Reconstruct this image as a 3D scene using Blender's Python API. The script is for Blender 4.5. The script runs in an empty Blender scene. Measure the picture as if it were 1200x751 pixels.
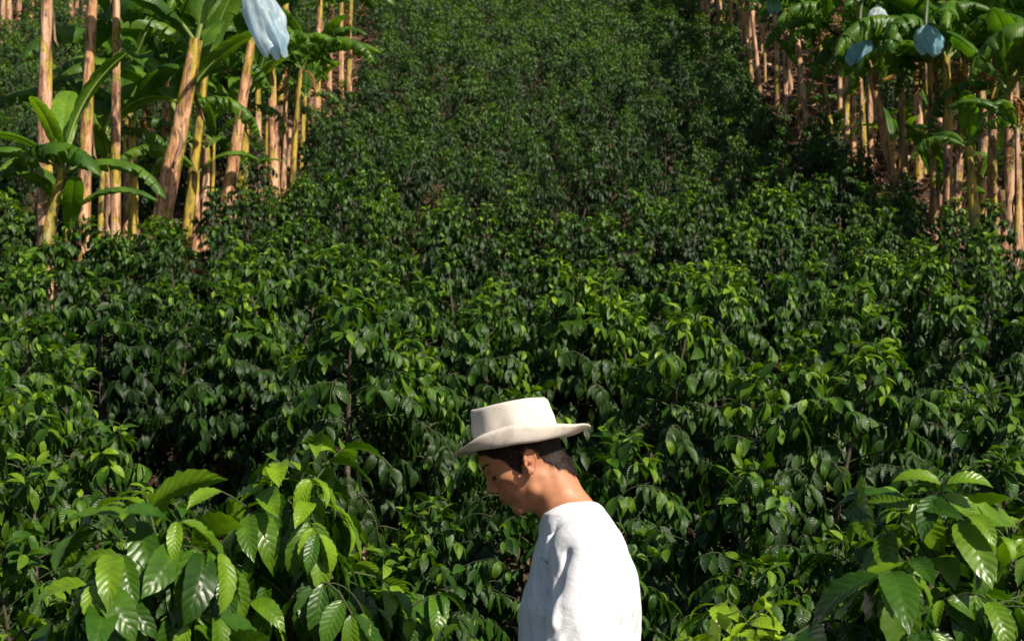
import bpy, bmesh, math, random
import numpy as np
from mathutils import Vector, Matrix, Euler
R = math.radians
scene = bpy.context.scene
COL = scene.collection

# ------------------------------------------------------------------ helpers
def link(o, parent=None):
    COL.objects.link(o)
    if parent is not None: o.parent = parent
    return o
def tag(o, label=None, cat=None, group=None, kind=None):
    if label: o['label'] = label
    if cat: o['category'] = cat
    if group: o['group'] = group
    if kind: o['kind'] = kind
    return o
def empty(name, loc=(0, 0, 0), rz=0.0):
    o = bpy.data.objects.new(name, None); o.empty_display_size = .1
    o.location = loc; o.rotation_euler = (0, 0, rz)
    return link(o)
def mesh_from(name, V, F, mats, mi=None, smooth=True, attrs=None):
    """V (n,3) array, F list of face arrays (each (m,3) or (m,4)) -> mesh data"""
    me = bpy.data.meshes.new(name)
    V = np.asarray(V, np.float32)
    groups = [np.asarray(f, np.int32) for f in F if len(f)]
    nl = sum(f.size for f in groups); nf = sum(len(f) for f in groups)
    me.vertices.add(len(V)); me.vertices.foreach_set('co', V.ravel())
    me.loops.add(nl); me.polygons.add(nf)
    me.loops.foreach_set('vertex_index', np.concatenate([f.ravel() for f in groups]))
    tot = np.concatenate([np.full(len(f), f.shape[1], np.int32) for f in groups])
    st = np.concatenate([[0], np.cumsum(tot)[:-1]]).astype(np.int32)
    me.polygons.foreach_set('loop_start', st)
    try: me.polygons.foreach_set('loop_total', tot)
    except Exception: pass
    if mi is not None: me.polygons.foreach_set('material_index', np.asarray(mi, np.int32))
    me.polygons.foreach_set('use_smooth', np.full(nf, bool(smooth)))
    for k, a in (attrs or {}).items():
        a = np.asarray(a, np.float32)
        if a.ndim == 1:
            at = me.attributes.new(k, 'FLOAT', 'POINT'); at.data.foreach_set('value', a)
        else:
            at = me.attributes.new(k, 'FLOAT_VECTOR', 'POINT'); at.data.foreach_set('vector', a.ravel())
    for m in mats: me.materials.append(m)
    me.update(calc_edges=True); me.validate()
    return me
def obj(name, me, parent=None, loc=None):
    o = bpy.data.objects.new(name, me)
    if loc is not None: o.location = loc
    return link(o, parent)

class Geo:
    """collects vertices/faces/attributes of one mesh"""
    def __init__(s): s.V = []; s.F3 = []; s.F4 = []; s.M3 = []; s.M4 = []; s.A = []; s.n = 0
    def add(s, V, F, a=None, mi=0):
        V = np.asarray(V, float); F = np.asarray(F, int)
        if F.shape[1] == 3: s.F3.append(F + s.n); s.M3.append(np.full(len(F), mi))
        else: s.F4.append(F + s.n); s.M4.append(np.full(len(F), mi))
        s.V.append(V); s.n += len(V)
        if a is None: a = np.zeros((len(V), 3))
        s.A.append(a)
    def mesh(s, name, mats, smooth=True):
        V = np.concatenate(s.V); A = np.concatenate(s.A)
        F = []; M = []
        if s.F3: F.append(np.concatenate(s.F3)); M.append(np.concatenate(s.M3))
        if s.F4: F.append(np.concatenate(s.F4)); M.append(np.concatenate(s.M4))
        return mesh_from(name, V, F, mats, np.concatenate(M), smooth, {'luv': A})

def tube(P, rad, sides=6, cap=True, rough=None):
    P = np.asarray(P, float); n = len(P); rad = np.broadcast_to(np.asarray(rad, float), (n,))
    T = np.gradient(P, axis=0); T /= np.linalg.norm(T, axis=1)[:, None] + 1e-9
    ref = np.array([0., 0, 1]) if abs(T[0, 2]) < .9 else np.array([1., 0, 0])
    X = np.cross(T, ref); X /= np.linalg.norm(X, axis=1)[:, None] + 1e-9
    Y = np.cross(T, X)
    a = np.linspace(0, 2 * np.pi, sides, endpoint=False)
    rr = rad[:, None] * np.ones(sides)[None]
    if rough is not None: rr = rr * rough
    V = P[:, None] + rr[..., None] * (np.cos(a)[None, :, None] * X[:, None] + np.sin(a)[None, :, None] * Y[:, None])
    V = V.reshape(-1, 3)
    i = np.arange(n - 1)[:, None] * sides; j = np.arange(sides)[None]; k = (j + 1) % sides
    F = np.stack([i + j, i + k, i + sides + k, i + sides + j], -1).reshape(-1, 4)
    if cap:
        V = np.vstack([V, P[-1:] + T[-1:] * rad[-1] * .3]); b = (n - 1) * sides; c = len(V) - 1
        F = np.vstack([F, np.stack([b + np.arange(sides), b + (np.arange(sides) + 1) % sides, np.full(sides, c), np.full(sides, c)], -1)])
        # degenerate quads are cleaned by validate
    return V, F
def tube_add(g, P, rad, sides=6, mi=0, a=0.0, rough=None, cap=False):
    V, F = tube(P, rad, sides, cap=False, rough=rough)
    n = len(P)
    A = np.zeros((len(V), 3)); A[:, 0] = np.repeat(np.linspace(0, 1, n), sides); A[:, 1] = np.tile(np.linspace(0, 1, sides), n); A[:, 2] = a
    g.add(V, F, A, mi)
    if cap:
        for e, s in ((0, 1), (n - 1, -1)):
            ring = np.arange(sides) + e * sides
            Vc = np.vstack([V[ring], np.asarray(P[e])[None]])
            k = np.arange(sides)
            f = np.stack([(k + 1) % sides, k, np.full(sides, sides)], -1) if s == 1 else np.stack([k, (k + 1) % sides, np.full(sides, sides)], -1)
            g.add(Vc, f, np.tile([[0 if e == 0 else 1, 0, a]], (len(Vc), 1)), mi)

# value noise for displacing things in numpy
def vnoise(P, seed=0):
    P = np.asarray(P, float); i = np.floor(P).astype(np.int64); f = P - i; f = f * f * (3 - 2 * f)
    def h(ix, iy, iz):
        v = (ix * 374761393 + iy * 668265263 + iz * 2147483647 + seed * 974634777) & 0xffffffff
        v = ((v ^ (v >> 13)) * 1274126177) & 0xffffffff
        v = v ^ (v >> 16)
        return (v & 0xffff) / 65535.0
    r = 0
    for a in (0, 1):
        for b in (0, 1):
            for c in (0, 1):
                w = (f[..., 0] if a else 1 - f[..., 0]) * (f[..., 1] if b else 1 - f[..., 1]) * (f[..., 2] if c else 1 - f[..., 2])
                r = r + w * h(i[..., 0] + a, i[..., 1] + b, i[..., 2] + c)
    return r * 2 - 1

# ------------------------------------------------------------------ terrain
_gy = np.array([-400, -60, -8, 0, 3.3, 5.2, 8, 12.5, 19, 28, 40, 60, 80, 95, 400.])
_gz = np.array([-9, -4., -1.7, -1.52, -1.50, -1.32, -.55, .80, 3.1, 6.95, 12.95, 23.5, 33., 36., 37.])
_fy = np.arange(-400, 400, .25); _fz = np.interp(_fy, _gy, _gz)
_k = np.hanning(9); _k /= _k.sum(); _fz = np.convolve(np.pad(_fz, 4, mode='edge'), _k, mode='valid')
def G(x, y):
    z = np.interp(y, _fy, _fz)
    x = np.asarray(x, float); y = np.asarray(y, float)
    far = np.clip((np.abs(x) - 14) / 80, 0, 1)
    return z + .05 * np.sin(x * 1.1 + y * .7) * np.cos(y * .9 - x * .4) * np.clip((y - 4) / 4, 0, 1) - far * far * np.clip(z, 0, 99) * .6
def Gf(x, y): return float(G(x, y))

# ------------------------------------------------------------------ materials
def mat(name):
    m = bpy.data.materials.new(name); m.use_nodes = True
    nt = m.node_tree; nt.nodes.clear()
    out = nt.nodes.new('ShaderNodeOutputMaterial')
    return m, nt, out
def N(nt, t, **kw):
    n = nt.nodes.new(t)
    for k, v in kw.items():
        if k.startswith('i_'):
            n.inputs[k[2:].replace('_', ' ')].default_value = v
        else: setattr(n, k, v)
    return n
def L(nt, a, b): nt.links.new(a, b)
def ramp(nt, src, stops, interp='LINEAR'):
    n = nt.nodes.new('ShaderNodeValToRGB'); n.color_ramp.interpolation = interp
    els = n.color_ramp.elements
    while len(els) < len(stops): els.new(.5)
    for e, (p, c) in zip(els, stops): e.position = p; e.color = tuple(c) + (1,) if len(c) == 3 else c
    L(nt, src, n.inputs[0]); return n.outputs[0]
def noise(nt, vec, scale, detail=4, rough=.55, dist=0.0):
    n = N(nt, 'ShaderNodeTexNoise'); n.inputs['Scale'].default_value = scale; n.inputs['Detail'].default_value = detail
    n.inputs['Roughness'].default_value = rough; n.inputs['Distortion'].default_value = dist
    if vec is not None: L(nt, vec, n.inputs['Vector'])
    return n.outputs['Fac']
def math_(nt, op, a, b=None, c=None, clamp=False):
    n = N(nt, 'ShaderNodeMath', operation=op); n.use_clamp = clamp
    for k, v in enumerate((a, b, c)):
        if v is None: continue
        if isinstance(v, (int, float)): n.inputs[k].default_value = v
        else: L(nt, v, n.inputs[k])
    return n.outputs[0]
def mix(nt, fac, a, b, mode='MIX'):
    n = N(nt, 'ShaderNodeMix', data_type='RGBA', blend_type=mode)
    for s, v in ((n.inputs[0], fac), (n.inputs[6], a), (n.inputs[7], b)):
        if isinstance(v, (int, float)): s.default_value = v
        elif isinstance(v, tuple): s.default_value = v + (1,) if len(v) == 3 else v
        else: L(nt, v, s)
    return n.outputs[2]
def bump(nt, h, strength=.3, dist=.01):
    n = N(nt, 'ShaderNodeBump'); n.inputs['Strength'].default_value = strength; n.inputs['Distance'].default_value = dist
    L(nt, h, n.inputs['Height']); return n.outputs['Normal']
def objrand(nt): return N(nt, 'ShaderNodeObjectInfo').outputs['Random']

def mat_leaf(name, old, mid, young, spec=.5, rough=.33, trans=.22, veins=9.0, vstr=.5, coat=.0, brown=.55):
    m, nt, out = mat(name)
    at = N(nt, 'ShaderNodeAttribute', attribute_name='luv'); sep = N(nt, 'ShaderNodeSeparateXYZ'); L(nt, at.outputs['Vector'], sep.inputs[0])
    t, x, age_tone = sep.outputs
    ax = math_(nt, 'ABSOLUTE', x)
    base = ramp(nt, age_tone, [(0, old), (.5, mid), (1, young)])
    tc = N(nt, 'ShaderNodeTexCoord').outputs['Object']
    nz = noise(nt, tc, 26, 3)
    base = mix(nt, .55, base, ramp(nt, nz, [(.25, (.45, .45, .45)), (.75, (1.5, 1.45, 1.4))]), 'MULTIPLY')
    # brightness varies from bush to bush
    rnd = objrand(nt)
    base = mix(nt, 1.0, base, ramp(nt, rnd, [(0, (.56, .66, .66)), (.5, (.92, .95, .95)), (1, (1.30, 1.18, .95))]), 'MULTIPLY')
    if brown:      # dead spots and browned patches
        sp = ramp(nt, noise(nt, tc, 55, 4, .7), [(.66, (0, 0, 0)), (.70, (1, 1, 1))])
        base = mix(nt, math_(nt, 'MULTIPLY', sp, brown), base, (.16, .09, .03))
    # midrib and lateral veins
    vt = math_(nt, 'SUBTRACT', math_(nt, 'MULTIPLY', t, veins), math_(nt, 'MULTIPLY', ax, 1.6))
    fr = math_(nt, 'FRACT', vt); dv = math_(nt, 'ABSOLUTE', math_(nt, 'SUBTRACT', fr, .5))
    vein = math_(nt, 'LESS_THAN', dv, .06)
    rib = math_(nt, 'LESS_THAN', ax, .05)
    lines = math_(nt, 'MAXIMUM', rib, math_(nt, 'MULTIPLY', vein, .35))
    base = mix(nt, math_(nt, 'MULTIPLY', lines, .17), base, mix(nt, .5, young, mid))
    hgt = math_(nt, 'SUBTRACT', math_(nt, 'MULTIPLY', math_(nt, 'POWER', math_(nt, 'MULTIPLY', dv, 2), .6), -1), math_(nt, 'MULTIPLY', rib, .6))
    nrm = bump(nt, math_(nt, 'MULTIPLY', hgt, -1), vstr, .004)
    p = N(nt, 'ShaderNodeBsdfPrincipled'); L(nt, base, p.inputs['Base Color']); L(nt, nrm, p.inputs['Normal'])
    p.inputs['Specular IOR Level'].default_value = spec
    L(nt, math_(nt, 'ADD', math_(nt, 'MULTIPLY', nz, .25), rough - .12), p.inputs['Roughness'])
    p.inputs['Coat Weight'].default_value = coat; p.inputs['Coat Roughness'].default_value = .2
    tr = N(nt, 'ShaderNodeBsdfTranslucent'); L(nt, mix(nt, 1.0, base, (1.9, 2.0, .55), 'MULTIPLY'), tr.inputs['Color'])
    mx = N(nt, 'ShaderNodeMixShader'); mx.inputs[0].default_value = trans
    L(nt, p.outputs[0], mx.inputs[1]); L(nt, tr.outputs[0], mx.inputs[2]); L(nt, mx.outputs[0], out.inputs[0])
    return m
M = {}
M['coffee'] = mat_leaf('coffee_leaf', (.011, .032, .006), (.040, .112, .007), (.18, .31, .012), spec=.36, rough=.40, trans=.25, coat=.0, vstr=.32)
M['coffee_near'] = mat_leaf('glossy_coffee_leaf', (.010, .030, .005), (.055, .145, .008), (.22, .36, .015), spec=.45, rough=.34, trans=.24, coat=.08, vstr=.30)
M['banana_leaf'] = mat_leaf('banana_leaf', (.035, .095, .015), (.085, .19, .02), (.20, .34, .03), spec=.4, rough=.40, trans=.40, veins=46, vstr=.35)
M['dead_leaf'] = mat_leaf('dry_banana_leaf', (.20, .11, .055), (.30, .17, .08), (.36, .25, .11), spec=.2, rough=.7, trans=.2, veins=30)

def mat_bark():
    m, nt, out = mat('coffee_bark')
    tc = N(nt, 'ShaderNodeTexCoord').outputs['Object']
    c = ramp(nt, noise(nt, tc, 22, 5, .7), [(.3, (.03, .024, .016)), (.55, (.08, .06, .04)), (.75, (.17, .14, .10))])
    at = N(nt, 'ShaderNodeAttribute', attribute_name='luv'); sep = N(nt, 'ShaderNodeSeparateXYZ'); L(nt, at.outputs['Vector'], sep.inputs[0])
    c = mix(nt, sep.outputs[2], c, (.05, .07, .02))
    p = N(nt, 'ShaderNodeBsdfPrincipled'); L(nt, c, p.inputs['Base Color']); p.inputs['Roughness'].default_value = .85
    L(nt, bump(nt, noise(nt, tc, 60, 4), .5, .004), p.inputs['Normal']); L(nt, p.outputs[0], out.inputs[0]); return m
M['bark'] = mat_bark()
def mat_soil():
    m, nt, out = mat('soil')
    tc = N(nt, 'ShaderNodeTexCoord').outputs['Object']
    n1 = noise(nt, tc, 1.3, 6, .65); n2 = noise(nt, tc, 17, 6, .7); n3 = noise(nt, tc, 90, 3, .6)
    c = ramp(nt, n2, [(.3, (.035, .02, .012)), (.5, (.085, .05, .03)), (.72, (.16, .095, .06))])
    c = mix(nt, .5, c, ramp(nt, n1, [(.3, (.5, .5, .5)), (.7, (1.4, 1.3, 1.2))]), 'MULTIPLY')
    p = N(nt, 'ShaderNodeBsdfPrincipled'); L(nt, c, p.inputs['Base Color']); p.inputs['Roughness'].default_value = .95
    p.inputs['Specular IOR Level'].default_value = .2
    h = math_(nt, 'ADD', math_(nt, 'MULTIPLY', n2, 1.0), math_(nt, 'MULTIPLY', n3, .4))
    L(nt, bump(nt, h, .9, .05), p.inputs['Normal']); L(nt, p.outputs[0], out.inputs[0]); return m
M['soil'] = mat_soil()
def mat_litter():
    m, nt, out = mat('dry_litter')
    at = N(nt, 'ShaderNodeAttribute', attribute_name='luv'); sep = N(nt, 'ShaderNodeSeparateXYZ'); L(nt, at.outputs['Vector'], sep.inputs[0])
    tc = N(nt, 'ShaderNodeTexCoord').outputs['Object']
    c = ramp(nt, sep.outputs[2], [(0, (.05, .028, .018)), (.4, (.14, .075, .045)), (.75, (.27, .16, .10)), (1, (.40, .28, .20))])
    c = mix(nt, .6, c, ramp(nt, noise(nt, tc, 40, 3), [(.3, (.5, .5, .5)), (.7, (1.4, 1.4, 1.4))]), 'MULTIPLY')
    p = N(nt, 'ShaderNodeBsdfPrincipled'); L(nt, c, p.inputs['Base Color']); p.inputs['Roughness'].default_value = .75
    L(nt, p.outputs[0], out.inputs[0]); return m
M['litter'] = mat_litter()
def mat_stem(name, cols, green=.35):
    m, nt, out = mat(name)
    at = N(nt, 'ShaderNodeAttribute', attribute_name='luv'); sep = N(nt, 'ShaderNodeSeparateXYZ'); L(nt, at.outputs['Vector'], sep.inputs[0])
    t, ang, hh = sep.outputs
    tc = N(nt, 'ShaderNodeTexCoord').outputs['Object']
    rnd = objrand(nt)
    off = N(nt, 'ShaderNodeCombineXYZ'); L(nt, math_(nt, 'MULTIPLY', rnd, 37), off.inputs[0]); L(nt, math_(nt, 'MULTIPLY', rnd, 11), off.inputs[2])
    v0 = N(nt, 'ShaderNodeVectorMath', operation='ADD'); L(nt, tc, v0.inputs[0]); L(nt, off.outputs[0], v0.inputs[1])
    mp = N(nt, 'ShaderNodeMapping'); mp.inputs['Scale'].default_value = (1, 1, .13); L(nt, v0.outputs[0], mp.inputs[0])
    n1 = noise(nt, mp.outputs[0], 20, 6, .72, .5)      # long streaks
    mp2 = N(nt, 'ShaderNodeMapping'); mp2.inputs['Scale'].default_value = (1, 1, .35); L(nt, v0.outputs[0], mp2.inputs[0])
    n2 = noise(nt, mp2.outputs[0], 5, 4, .6, .8)      # patches of old sheath
    c1 = ramp(nt, n1, [(.36, cols[0]), (.46, cols[1]), (.54, cols[2]), (.64, cols[3])])
    c2 = ramp(nt, n1, [(.36, (.10, .10, .02)), (.5, (.42, .30, .035)), (.64, (.62, .42, .07))])   # fresh yellow green
    gsel = math_(nt, 'ADD', math_(nt, 'MULTIPLY', t, .35), math_(nt, 'MULTIPLY', math_(nt, 'SUBTRACT', n2, .5), 2.6))
    gsel = math_(nt, 'ADD', gsel, math_(nt, 'MULTIPLY', math_(nt, 'SUBTRACT', rnd, .5), .35))
    fac = ramp(nt, gsel, [(.34 - green * .4 if green < .8 else 0, (0, 0, 0)), (.40 - green * .4 if green < .8 else .02, (1, 1, 1))])
    c = mix(nt, fac, c1, c2)
    dark = ramp(nt, noise(nt, mp2.outputs[0], 12, 5, .7), [(.53, (0, 0, 0)), (.60, (1, 1, 1))])
    c = mix(nt, math_(nt, 'MULTIPLY', dark, .8), c, (.06, .03, .025))
    p = N(nt, 'ShaderNodeBsdfPrincipled'); L(nt, c, p.inputs['Base Color']); p.inputs['Roughness'].default_value = .55
    p.inputs['Specular IOR Level'].default_value = .35
    h = math_(nt, 'ADD', n1, math_(nt, 'MULTIPLY', fac, -.4))
    L(nt, bump(nt, h, .8, .02), p.inputs['Normal']); L(nt, p.outputs[0], out.inputs[0]); return m
M['stem'] = mat_stem('banana_stem', [(.10, .04, .025), (.42, .19, .085), (.62, .34, .17), (.70, .46, .29)], .32)
M['stem_pale'] = mat_stem('pale_banana_stem', [(.12, .05, .03), (.38, .19, .10), (.58, .34, .20), (.68, .47, .32)], .12)
M['stem_green'] = mat_stem('green_banana_stem', [(.16, .10, .04), (.34, .26, .08), (.40, .36, .12), (.5, .45, .22)], .9)
def simple(name, col, rough=.6, spec=.5, bscale=None, bstr=.3, bdist=.002, vary=None, vscale=20):
    m, nt, out = mat(name)
    p = N(nt, 'ShaderNodeBsdfPrincipled'); p.inputs['Roughness'].default_value = rough; p.inputs['Specular IOR Level'].default_value = spec
    tc = N(nt, 'ShaderNodeTexCoord').outputs['Object']
    if vary: L(nt, ramp(nt, noise(nt, tc, vscale, 5, .6), [(.3, vary), (.7, col)]), p.inputs['Base Color'])
    else: p.inputs['Base Color'].default_value = tuple(col) + (1,)
    if bscale: L(nt, bump(nt, noise(nt, tc, bscale, 5, .6), bstr, bdist), p.inputs['Normal'])
    L(nt, p.outputs[0], out.inputs[0]); return m
# ------------------------------------------------------------------ ground
def build_ground():
    xs = np.concatenate([[-400, -250, -150, -90, -60], np.arange(-40, 40.1, .5), [60, 90, 150, 250, 400]])
    ys = np.concatenate([[-400, -200, -100, -50, -20], np.arange(-8, 60, .5), np.arange(60, 110, 4), [150, 250, 400]])
    X, Y = np.meshgrid(xs, ys)
    Z = G(X, Y)
    Z = Z + .03 * vnoise(np.stack([X * 1.3, Y * 1.3, X * 0], -1), 3)
    V = np.stack([X, Y, Z], -1).reshape(-1, 3); nx = len(xs); ny = len(ys)
    i = np.arange(ny - 1)[:, None] * nx; j = np.arange(nx - 1)[None]
    F = np.stack([i + j, i + j + 1, i + nx + j + 1, i + nx + j], -1).reshape(-1, 4)
    tag(obj('ground', mesh_from('ground', V, [F], [M['soil']])), kind='structure')
build_ground()

# ------------------------------------------------------------------ leaves
def leaf_template(n, m, wave, bend, fold, seed, width=.4, tip=.18, freq=6.5):
    """unit-long leaf along +Y, upper face +Z. returns V, F, uv(t, x)"""
    rs = np.random.RandomState(seed)
    t = np.linspace(0, 1, n + 1); s = np.linspace(-1, 1, 2 * m + 1) if m > 0 else np.array([0.])
    w = width * .5 * np.clip(np.sin(np.pi * np.clip(t, 0, 1) ** .82), 0, 1) ** .75
    w = w * (1 - .55 * np.clip((t - (1 - tip)) / tip, 0, 1)); w[0] = .012; w[-1] = .004
    T, S = np.meshgrid(t, s, indexing='ij')
    W = w[:, None] * S
    ph = rs.rand() * 6.28
    env = np.abs(S) ** 1.6 * (w[:, None] / (width * .5))
    Z = fold * np.abs(W) + wave * env * np.where(S > 0, np.sin(T * freq * 2 * np.pi + ph), np.sin(T * freq * 2 * np.pi + ph + 1.3))
    W = W * (1 + .05 * np.sin(T * freq * 2 * np.pi + ph) * np.abs(S))
    # bend down along the length
    ang = bend * T ** 1.2
    ds = 1.0 / n
    a = bend * ((t[:-1] + t[1:]) / 2) ** 1.0
    cy = np.concatenate([[0], np.cumsum(np.cos(a) * ds)]); cz = np.concatenate([[0], -np.cumsum(np.sin(a) * ds)])
    tz = -np.sin(bend * t); ty = np.cos(bend * t)
    Yc = cy[:, None] + Z * (-tz[:, None]); Zc = cz[:, None] + Z * ty[:, None]
    tw = rs.uniform(-.35, .35) * T
    V = np.stack([W * np.cos(tw) , Yc, Zc + W * np.sin(tw)], -1).reshape(-1, 3)
    c = 2 * m + 1; i = np.arange(n)[:, None] * c; j = np.arange(c - 1)[None]
    F = np.stack([i + j, i + j + 1, i + c + j + 1, i + c + j], -1).reshape(-1, 4)
    U = np.stack([T, S], -1).reshape(-1, 2)
    return V, F, U
LOD = {
    0: [leaf_template(16, 3, .017, b, .28, k, .39) for k, b in enumerate((.75, 1.0, 1.3, 1.55))],
    1: [leaf_template(5, 1, .0, b, .30, k, .45) for k, b in enumerate((.5, .9, 1.3))],
    2: [leaf_template(2, 1, .0, b, .30, k, .42) for k, b in enumerate((.4, 1.0))],
}
def place_leaves(g, lod, P, A, Nh, Lg, age_tone, rs, mi=0, temps=None):
    """P points, A axis, Nh normal hint, Lg lengths, age 0..1"""
    P = np.asarray(P, float)
    if not len(P): return
    A = np.asarray(A, float); A = A / (np.linalg.norm(A, axis=1)[:, None] + 1e-9)
    Nh = np.asarray(Nh, float); Nn = Nh - (Nh * A).sum(1)[:, None] * A
    Nn /= np.linalg.norm(Nn, axis=1)[:, None] + 1e-9
    X = np.cross(A, Nn)
    Lg = np.asarray(Lg, float); age_tone = np.asarray(age_tone, float)
    tm = temps or LOD[lod]; which = rs.randint(0, len(tm), len(P))
    for k, (V, F, U) in enumerate(tm):
        q = np.where(which == k)[0]
        if not len(q): continue
        wv = 1 + rs.uniform(-.15, .15, len(q))
        W = P[q][:, None] + Lg[q][:, None, None] * (V[None, :, 0:1] * wv[:, None, None] * X[q][:, None] + V[None, :, 1:2] * A[q][:, None] + V[None, :, 2:3] * Nn[q][:, None])
        n = len(V)
        FF = (F[None] + (np.arange(len(q)) * n)[:, None, None]).reshape(-1, 4)
        UU = np.zeros((len(q), n, 3)); UU[:, :, :2] = U[None]; UU[:, :, 2] = age_tone[q][:, None]
        g.add(W.reshape(-1, 3), FF, UU.reshape(-1, 3), mi)

def coffee(H, Rr, seed, lod, nst=1, node=.062, leaf=.125, pair=.050, bare=.30, sides=5, low=.12, berries=True, lean=.12, gaps=.12, dk=1.9, bright=0.0, apex=.45, twig=.75, yk=1.0):
    """returns (stem Geo, foliage Geo) of a coffee shrub standing on z=0"""
    rs = np.random.RandomState(seed); gs = Geo(); gf = Geo()
    P = []; A = []; Nh = []; Lg = []; age_lit = []
    up = np.array([0, 0, 1.])
    for s in range(nst):
        az0 = rs.rand() * 6.28; d0 = np.array([math.cos(az0), math.sin(az0), 0])
        Hs = H * (1 if s == 0 else rs.uniform(.78, .97)); ln = lean * rs.uniform(.3, 1.3) * (1 if nst == 1 else 1.9)
        nn = 9; tt = np.linspace(0, 1, nn)
        ax = d0[None] * (ln * Hs * tt ** 1.3 + .04 * (nst > 1))[:, None] + up[None] * (Hs * tt)[:, None]
        ax += .02 * np.stack([np.sin(tt * 5 + az0), np.cos(tt * 4 + az0), tt * 0], -1) * Hs
        tube_add(gs, ax + [0, 0, -.03], np.interp(tt, [0, 1], [.022 + .004 * H, .005]), sides + 1, a=0.0)
        hs = []; hcur = low * Hs
        while hcur < Hs: hs.append(hcur); hcur += node * (1.15 - .55 * (hcur / Hs) ** 2)
        az = rs.rand() * 6.28
        for ih, h in enumerate(hs):
            u = h / Hs
            az += math.pi / 2 + rs.uniform(-.35, .35)
            base = np.array([np.interp(h, ax[:, 2], ax[:, c]) for c in range(3)])
            reach = Rr * min(1.0, (1 - u) * 2.7 + .13) ** .85 * (.62 + .38 * min(1, u * 1.7))
            cr = min(1, max(0, (u - .62) / .3))
            todo = []
            for sd in (0, math.pi):
                if rs.rand() < gaps and u < .93: continue
                a = az + sd + rs.uniform(-.3, .3)
                Lb = max(.035, reach * rs.uniform(.66, 1.15))
                todo.append((base, a, Lb, (.15 + .95 * u ** 2) + rs.uniform(-.15, .15), .35 + .45 * rs.rand() + .25 * (1 - u), 0))
            while todo:
                base_, a, Lb, el, dr, lev = todo.pop()
                d = np.array([math.cos(a), math.sin(a), 0])
                npt = 6; tb = np.linspace(0, 1, npt)
                hor = Lb * tb * math.cos(el * .6) * (1 - .12 * tb ** 2)
                ver = Lb * (math.tan(min(el, 1.1)) * tb * .75 - dr * tb ** 2)
                side = np.array([-d[1], d[0], 0]); wob = rs.uniform(-.16, .16) * Lb
                pts = base_[None] + d[None] * hor[:, None] + up[None] * ver[:, None] + side[None] * (wob * tb ** 2)[:, None]
                if lev == 0 and Lb > .20:
                    for ut in ((.35, .6, .8) if Lb > .34 else (.5,)):
                        if rs.rand() < twig:
                            c = np.array([np.interp(ut, tb, pts[:, k]) for k in range(3)])
                            todo.append((c, a + rs.choice((-1, 1)) * rs.uniform(.5, 1.1), Lb * rs.uniform(.28, .5), rs.uniform(-.1, .5), rs.uniform(.3, .8), 1))
                if (lod < 2 and (lev == 0 or lod == 0 or rs.rand() < .4)) or rs.rand() < .25:
                    tube_add(gs, pts, np.linspace(.0048, .002, npt) * (1.2 if Lb > .3 else .8) * (.7 if lev else 1), 3 if lod else 5, a=.35 + .55 * u)
                br = bare if lev == 0 else .15
                npair = max(1, int(Lb * (1 - br * (Lb > .25)) / pair))
                start = br if Lb > .25 else .35
                us = np.linspace(start, 1.0, npair + 1)[1:] if npair > 1 else np.array([1.0])
                us = np.clip(us + rs.uniform(-.35, .35, len(us)) * (us[1] - us[0] if len(us) > 1 else 0), .05, 1.0)
                for q, ub in enumerate(us):
                    tipness = max(0, 1 - (npair - 1 - q) / 2.2)
                    c = np.array([np.interp(ub, tb, pts[:, k]) for k in range(3)])
                    tg = pts[min(npt - 1, int(ub * (npt - 1)) + 1)] - pts[max(0, int(ub * (npt - 1)) - 1)]; tg /= np.linalg.norm(tg) + 1e-9
                    sv = np.cross(tg, up); sv /= np.linalg.norm(sv) + 1e-9
                    for sg in (-1, 1):
                        if rs.rand() < .05 + .12 * (1 - u) * (1 - tipness): continue
                        young = tipness * (rs.rand() < (.07 + .85 * cr)) * rs.uniform(.4, 1) * yk
                        droop = (.45 + dk * rs.rand() ** .8) * (1 - .6 * tipness) + .35 * (1 - u)
                        if u > .9 and tipness > .5: droop = rs.uniform(-.9, .5) + (.7 if lod == 0 else 0)
                        av = tg * (.45 + .45 * tipness) + sv * sg * .85 - up * droop + rs.uniform(-.42, .42, 3)
                        nh = up * .9 + d * .55 + sv * sg * .25 + rs.uniform(-.35, .35, 3)
                        P.append(c + sv * sg * .006); A.append(av); Nh.append(nh)
                        Lg.append(leaf * rs.uniform(.62, 1.2) * (1 - .42 * tipness * young))
                        age_lit.append(np.clip(bright + .02 + .12 * rs.rand() + .52 * cr * rs.rand() ** .7 + .72 * young, 0, 1))  # crown term paints sunlit tops into the leaf tone; the rest is leaf age
                if berries and lod < 2 and lev == 0 and rs.rand() < .12 and Lb > .3:
                    for ub in (.3, .42, .54):
                        c = np.array([np.interp(ub, tb, pts[:, k]) for k in range(3)])
                        for _ in range(4):
                            o = c + rs.uniform(-.012, .012, 3)
                            oc = np.array([[1, 0, 0], [-1, 0, 0], [0, 1, 0], [0, -1, 0], [0, 0, 1.2], [0, 0, -1.2]]) * .0065 + o
                            gs.add(oc, [[0, 2, 4], [2, 1, 4], [1, 3, 4], [3, 0, 4], [2, 0, 5], [1, 2, 5], [3, 1, 5], [0, 3, 5]], np.tile([[0, 0, 1.]], (6, 1)))
        # apex: small bright upright pairs
        top = ax[-1]
        for k in range(3):
            for sg in (0, math.pi):
                a = az + k * 1.57 + sg
                d = np.array([math.cos(a), math.sin(a), 0])
                P.append(top - up * .03 * k); A.append(d * (.35 + .3 * k + .2 * (lod == 0)) + up * (1.1 - .35 * k - .35 * (lod == 0))); Nh.append(up * .3 - d * .6 if k == 0 else up * 1.0)
                Lg.append(leaf * (apex + .18 * k)); age_lit.append(.95 - .1 * k)
    place_leaves(gf, lod, P, A, Nh, Lg, age_lit, rs)
    return gs, gf

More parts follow.
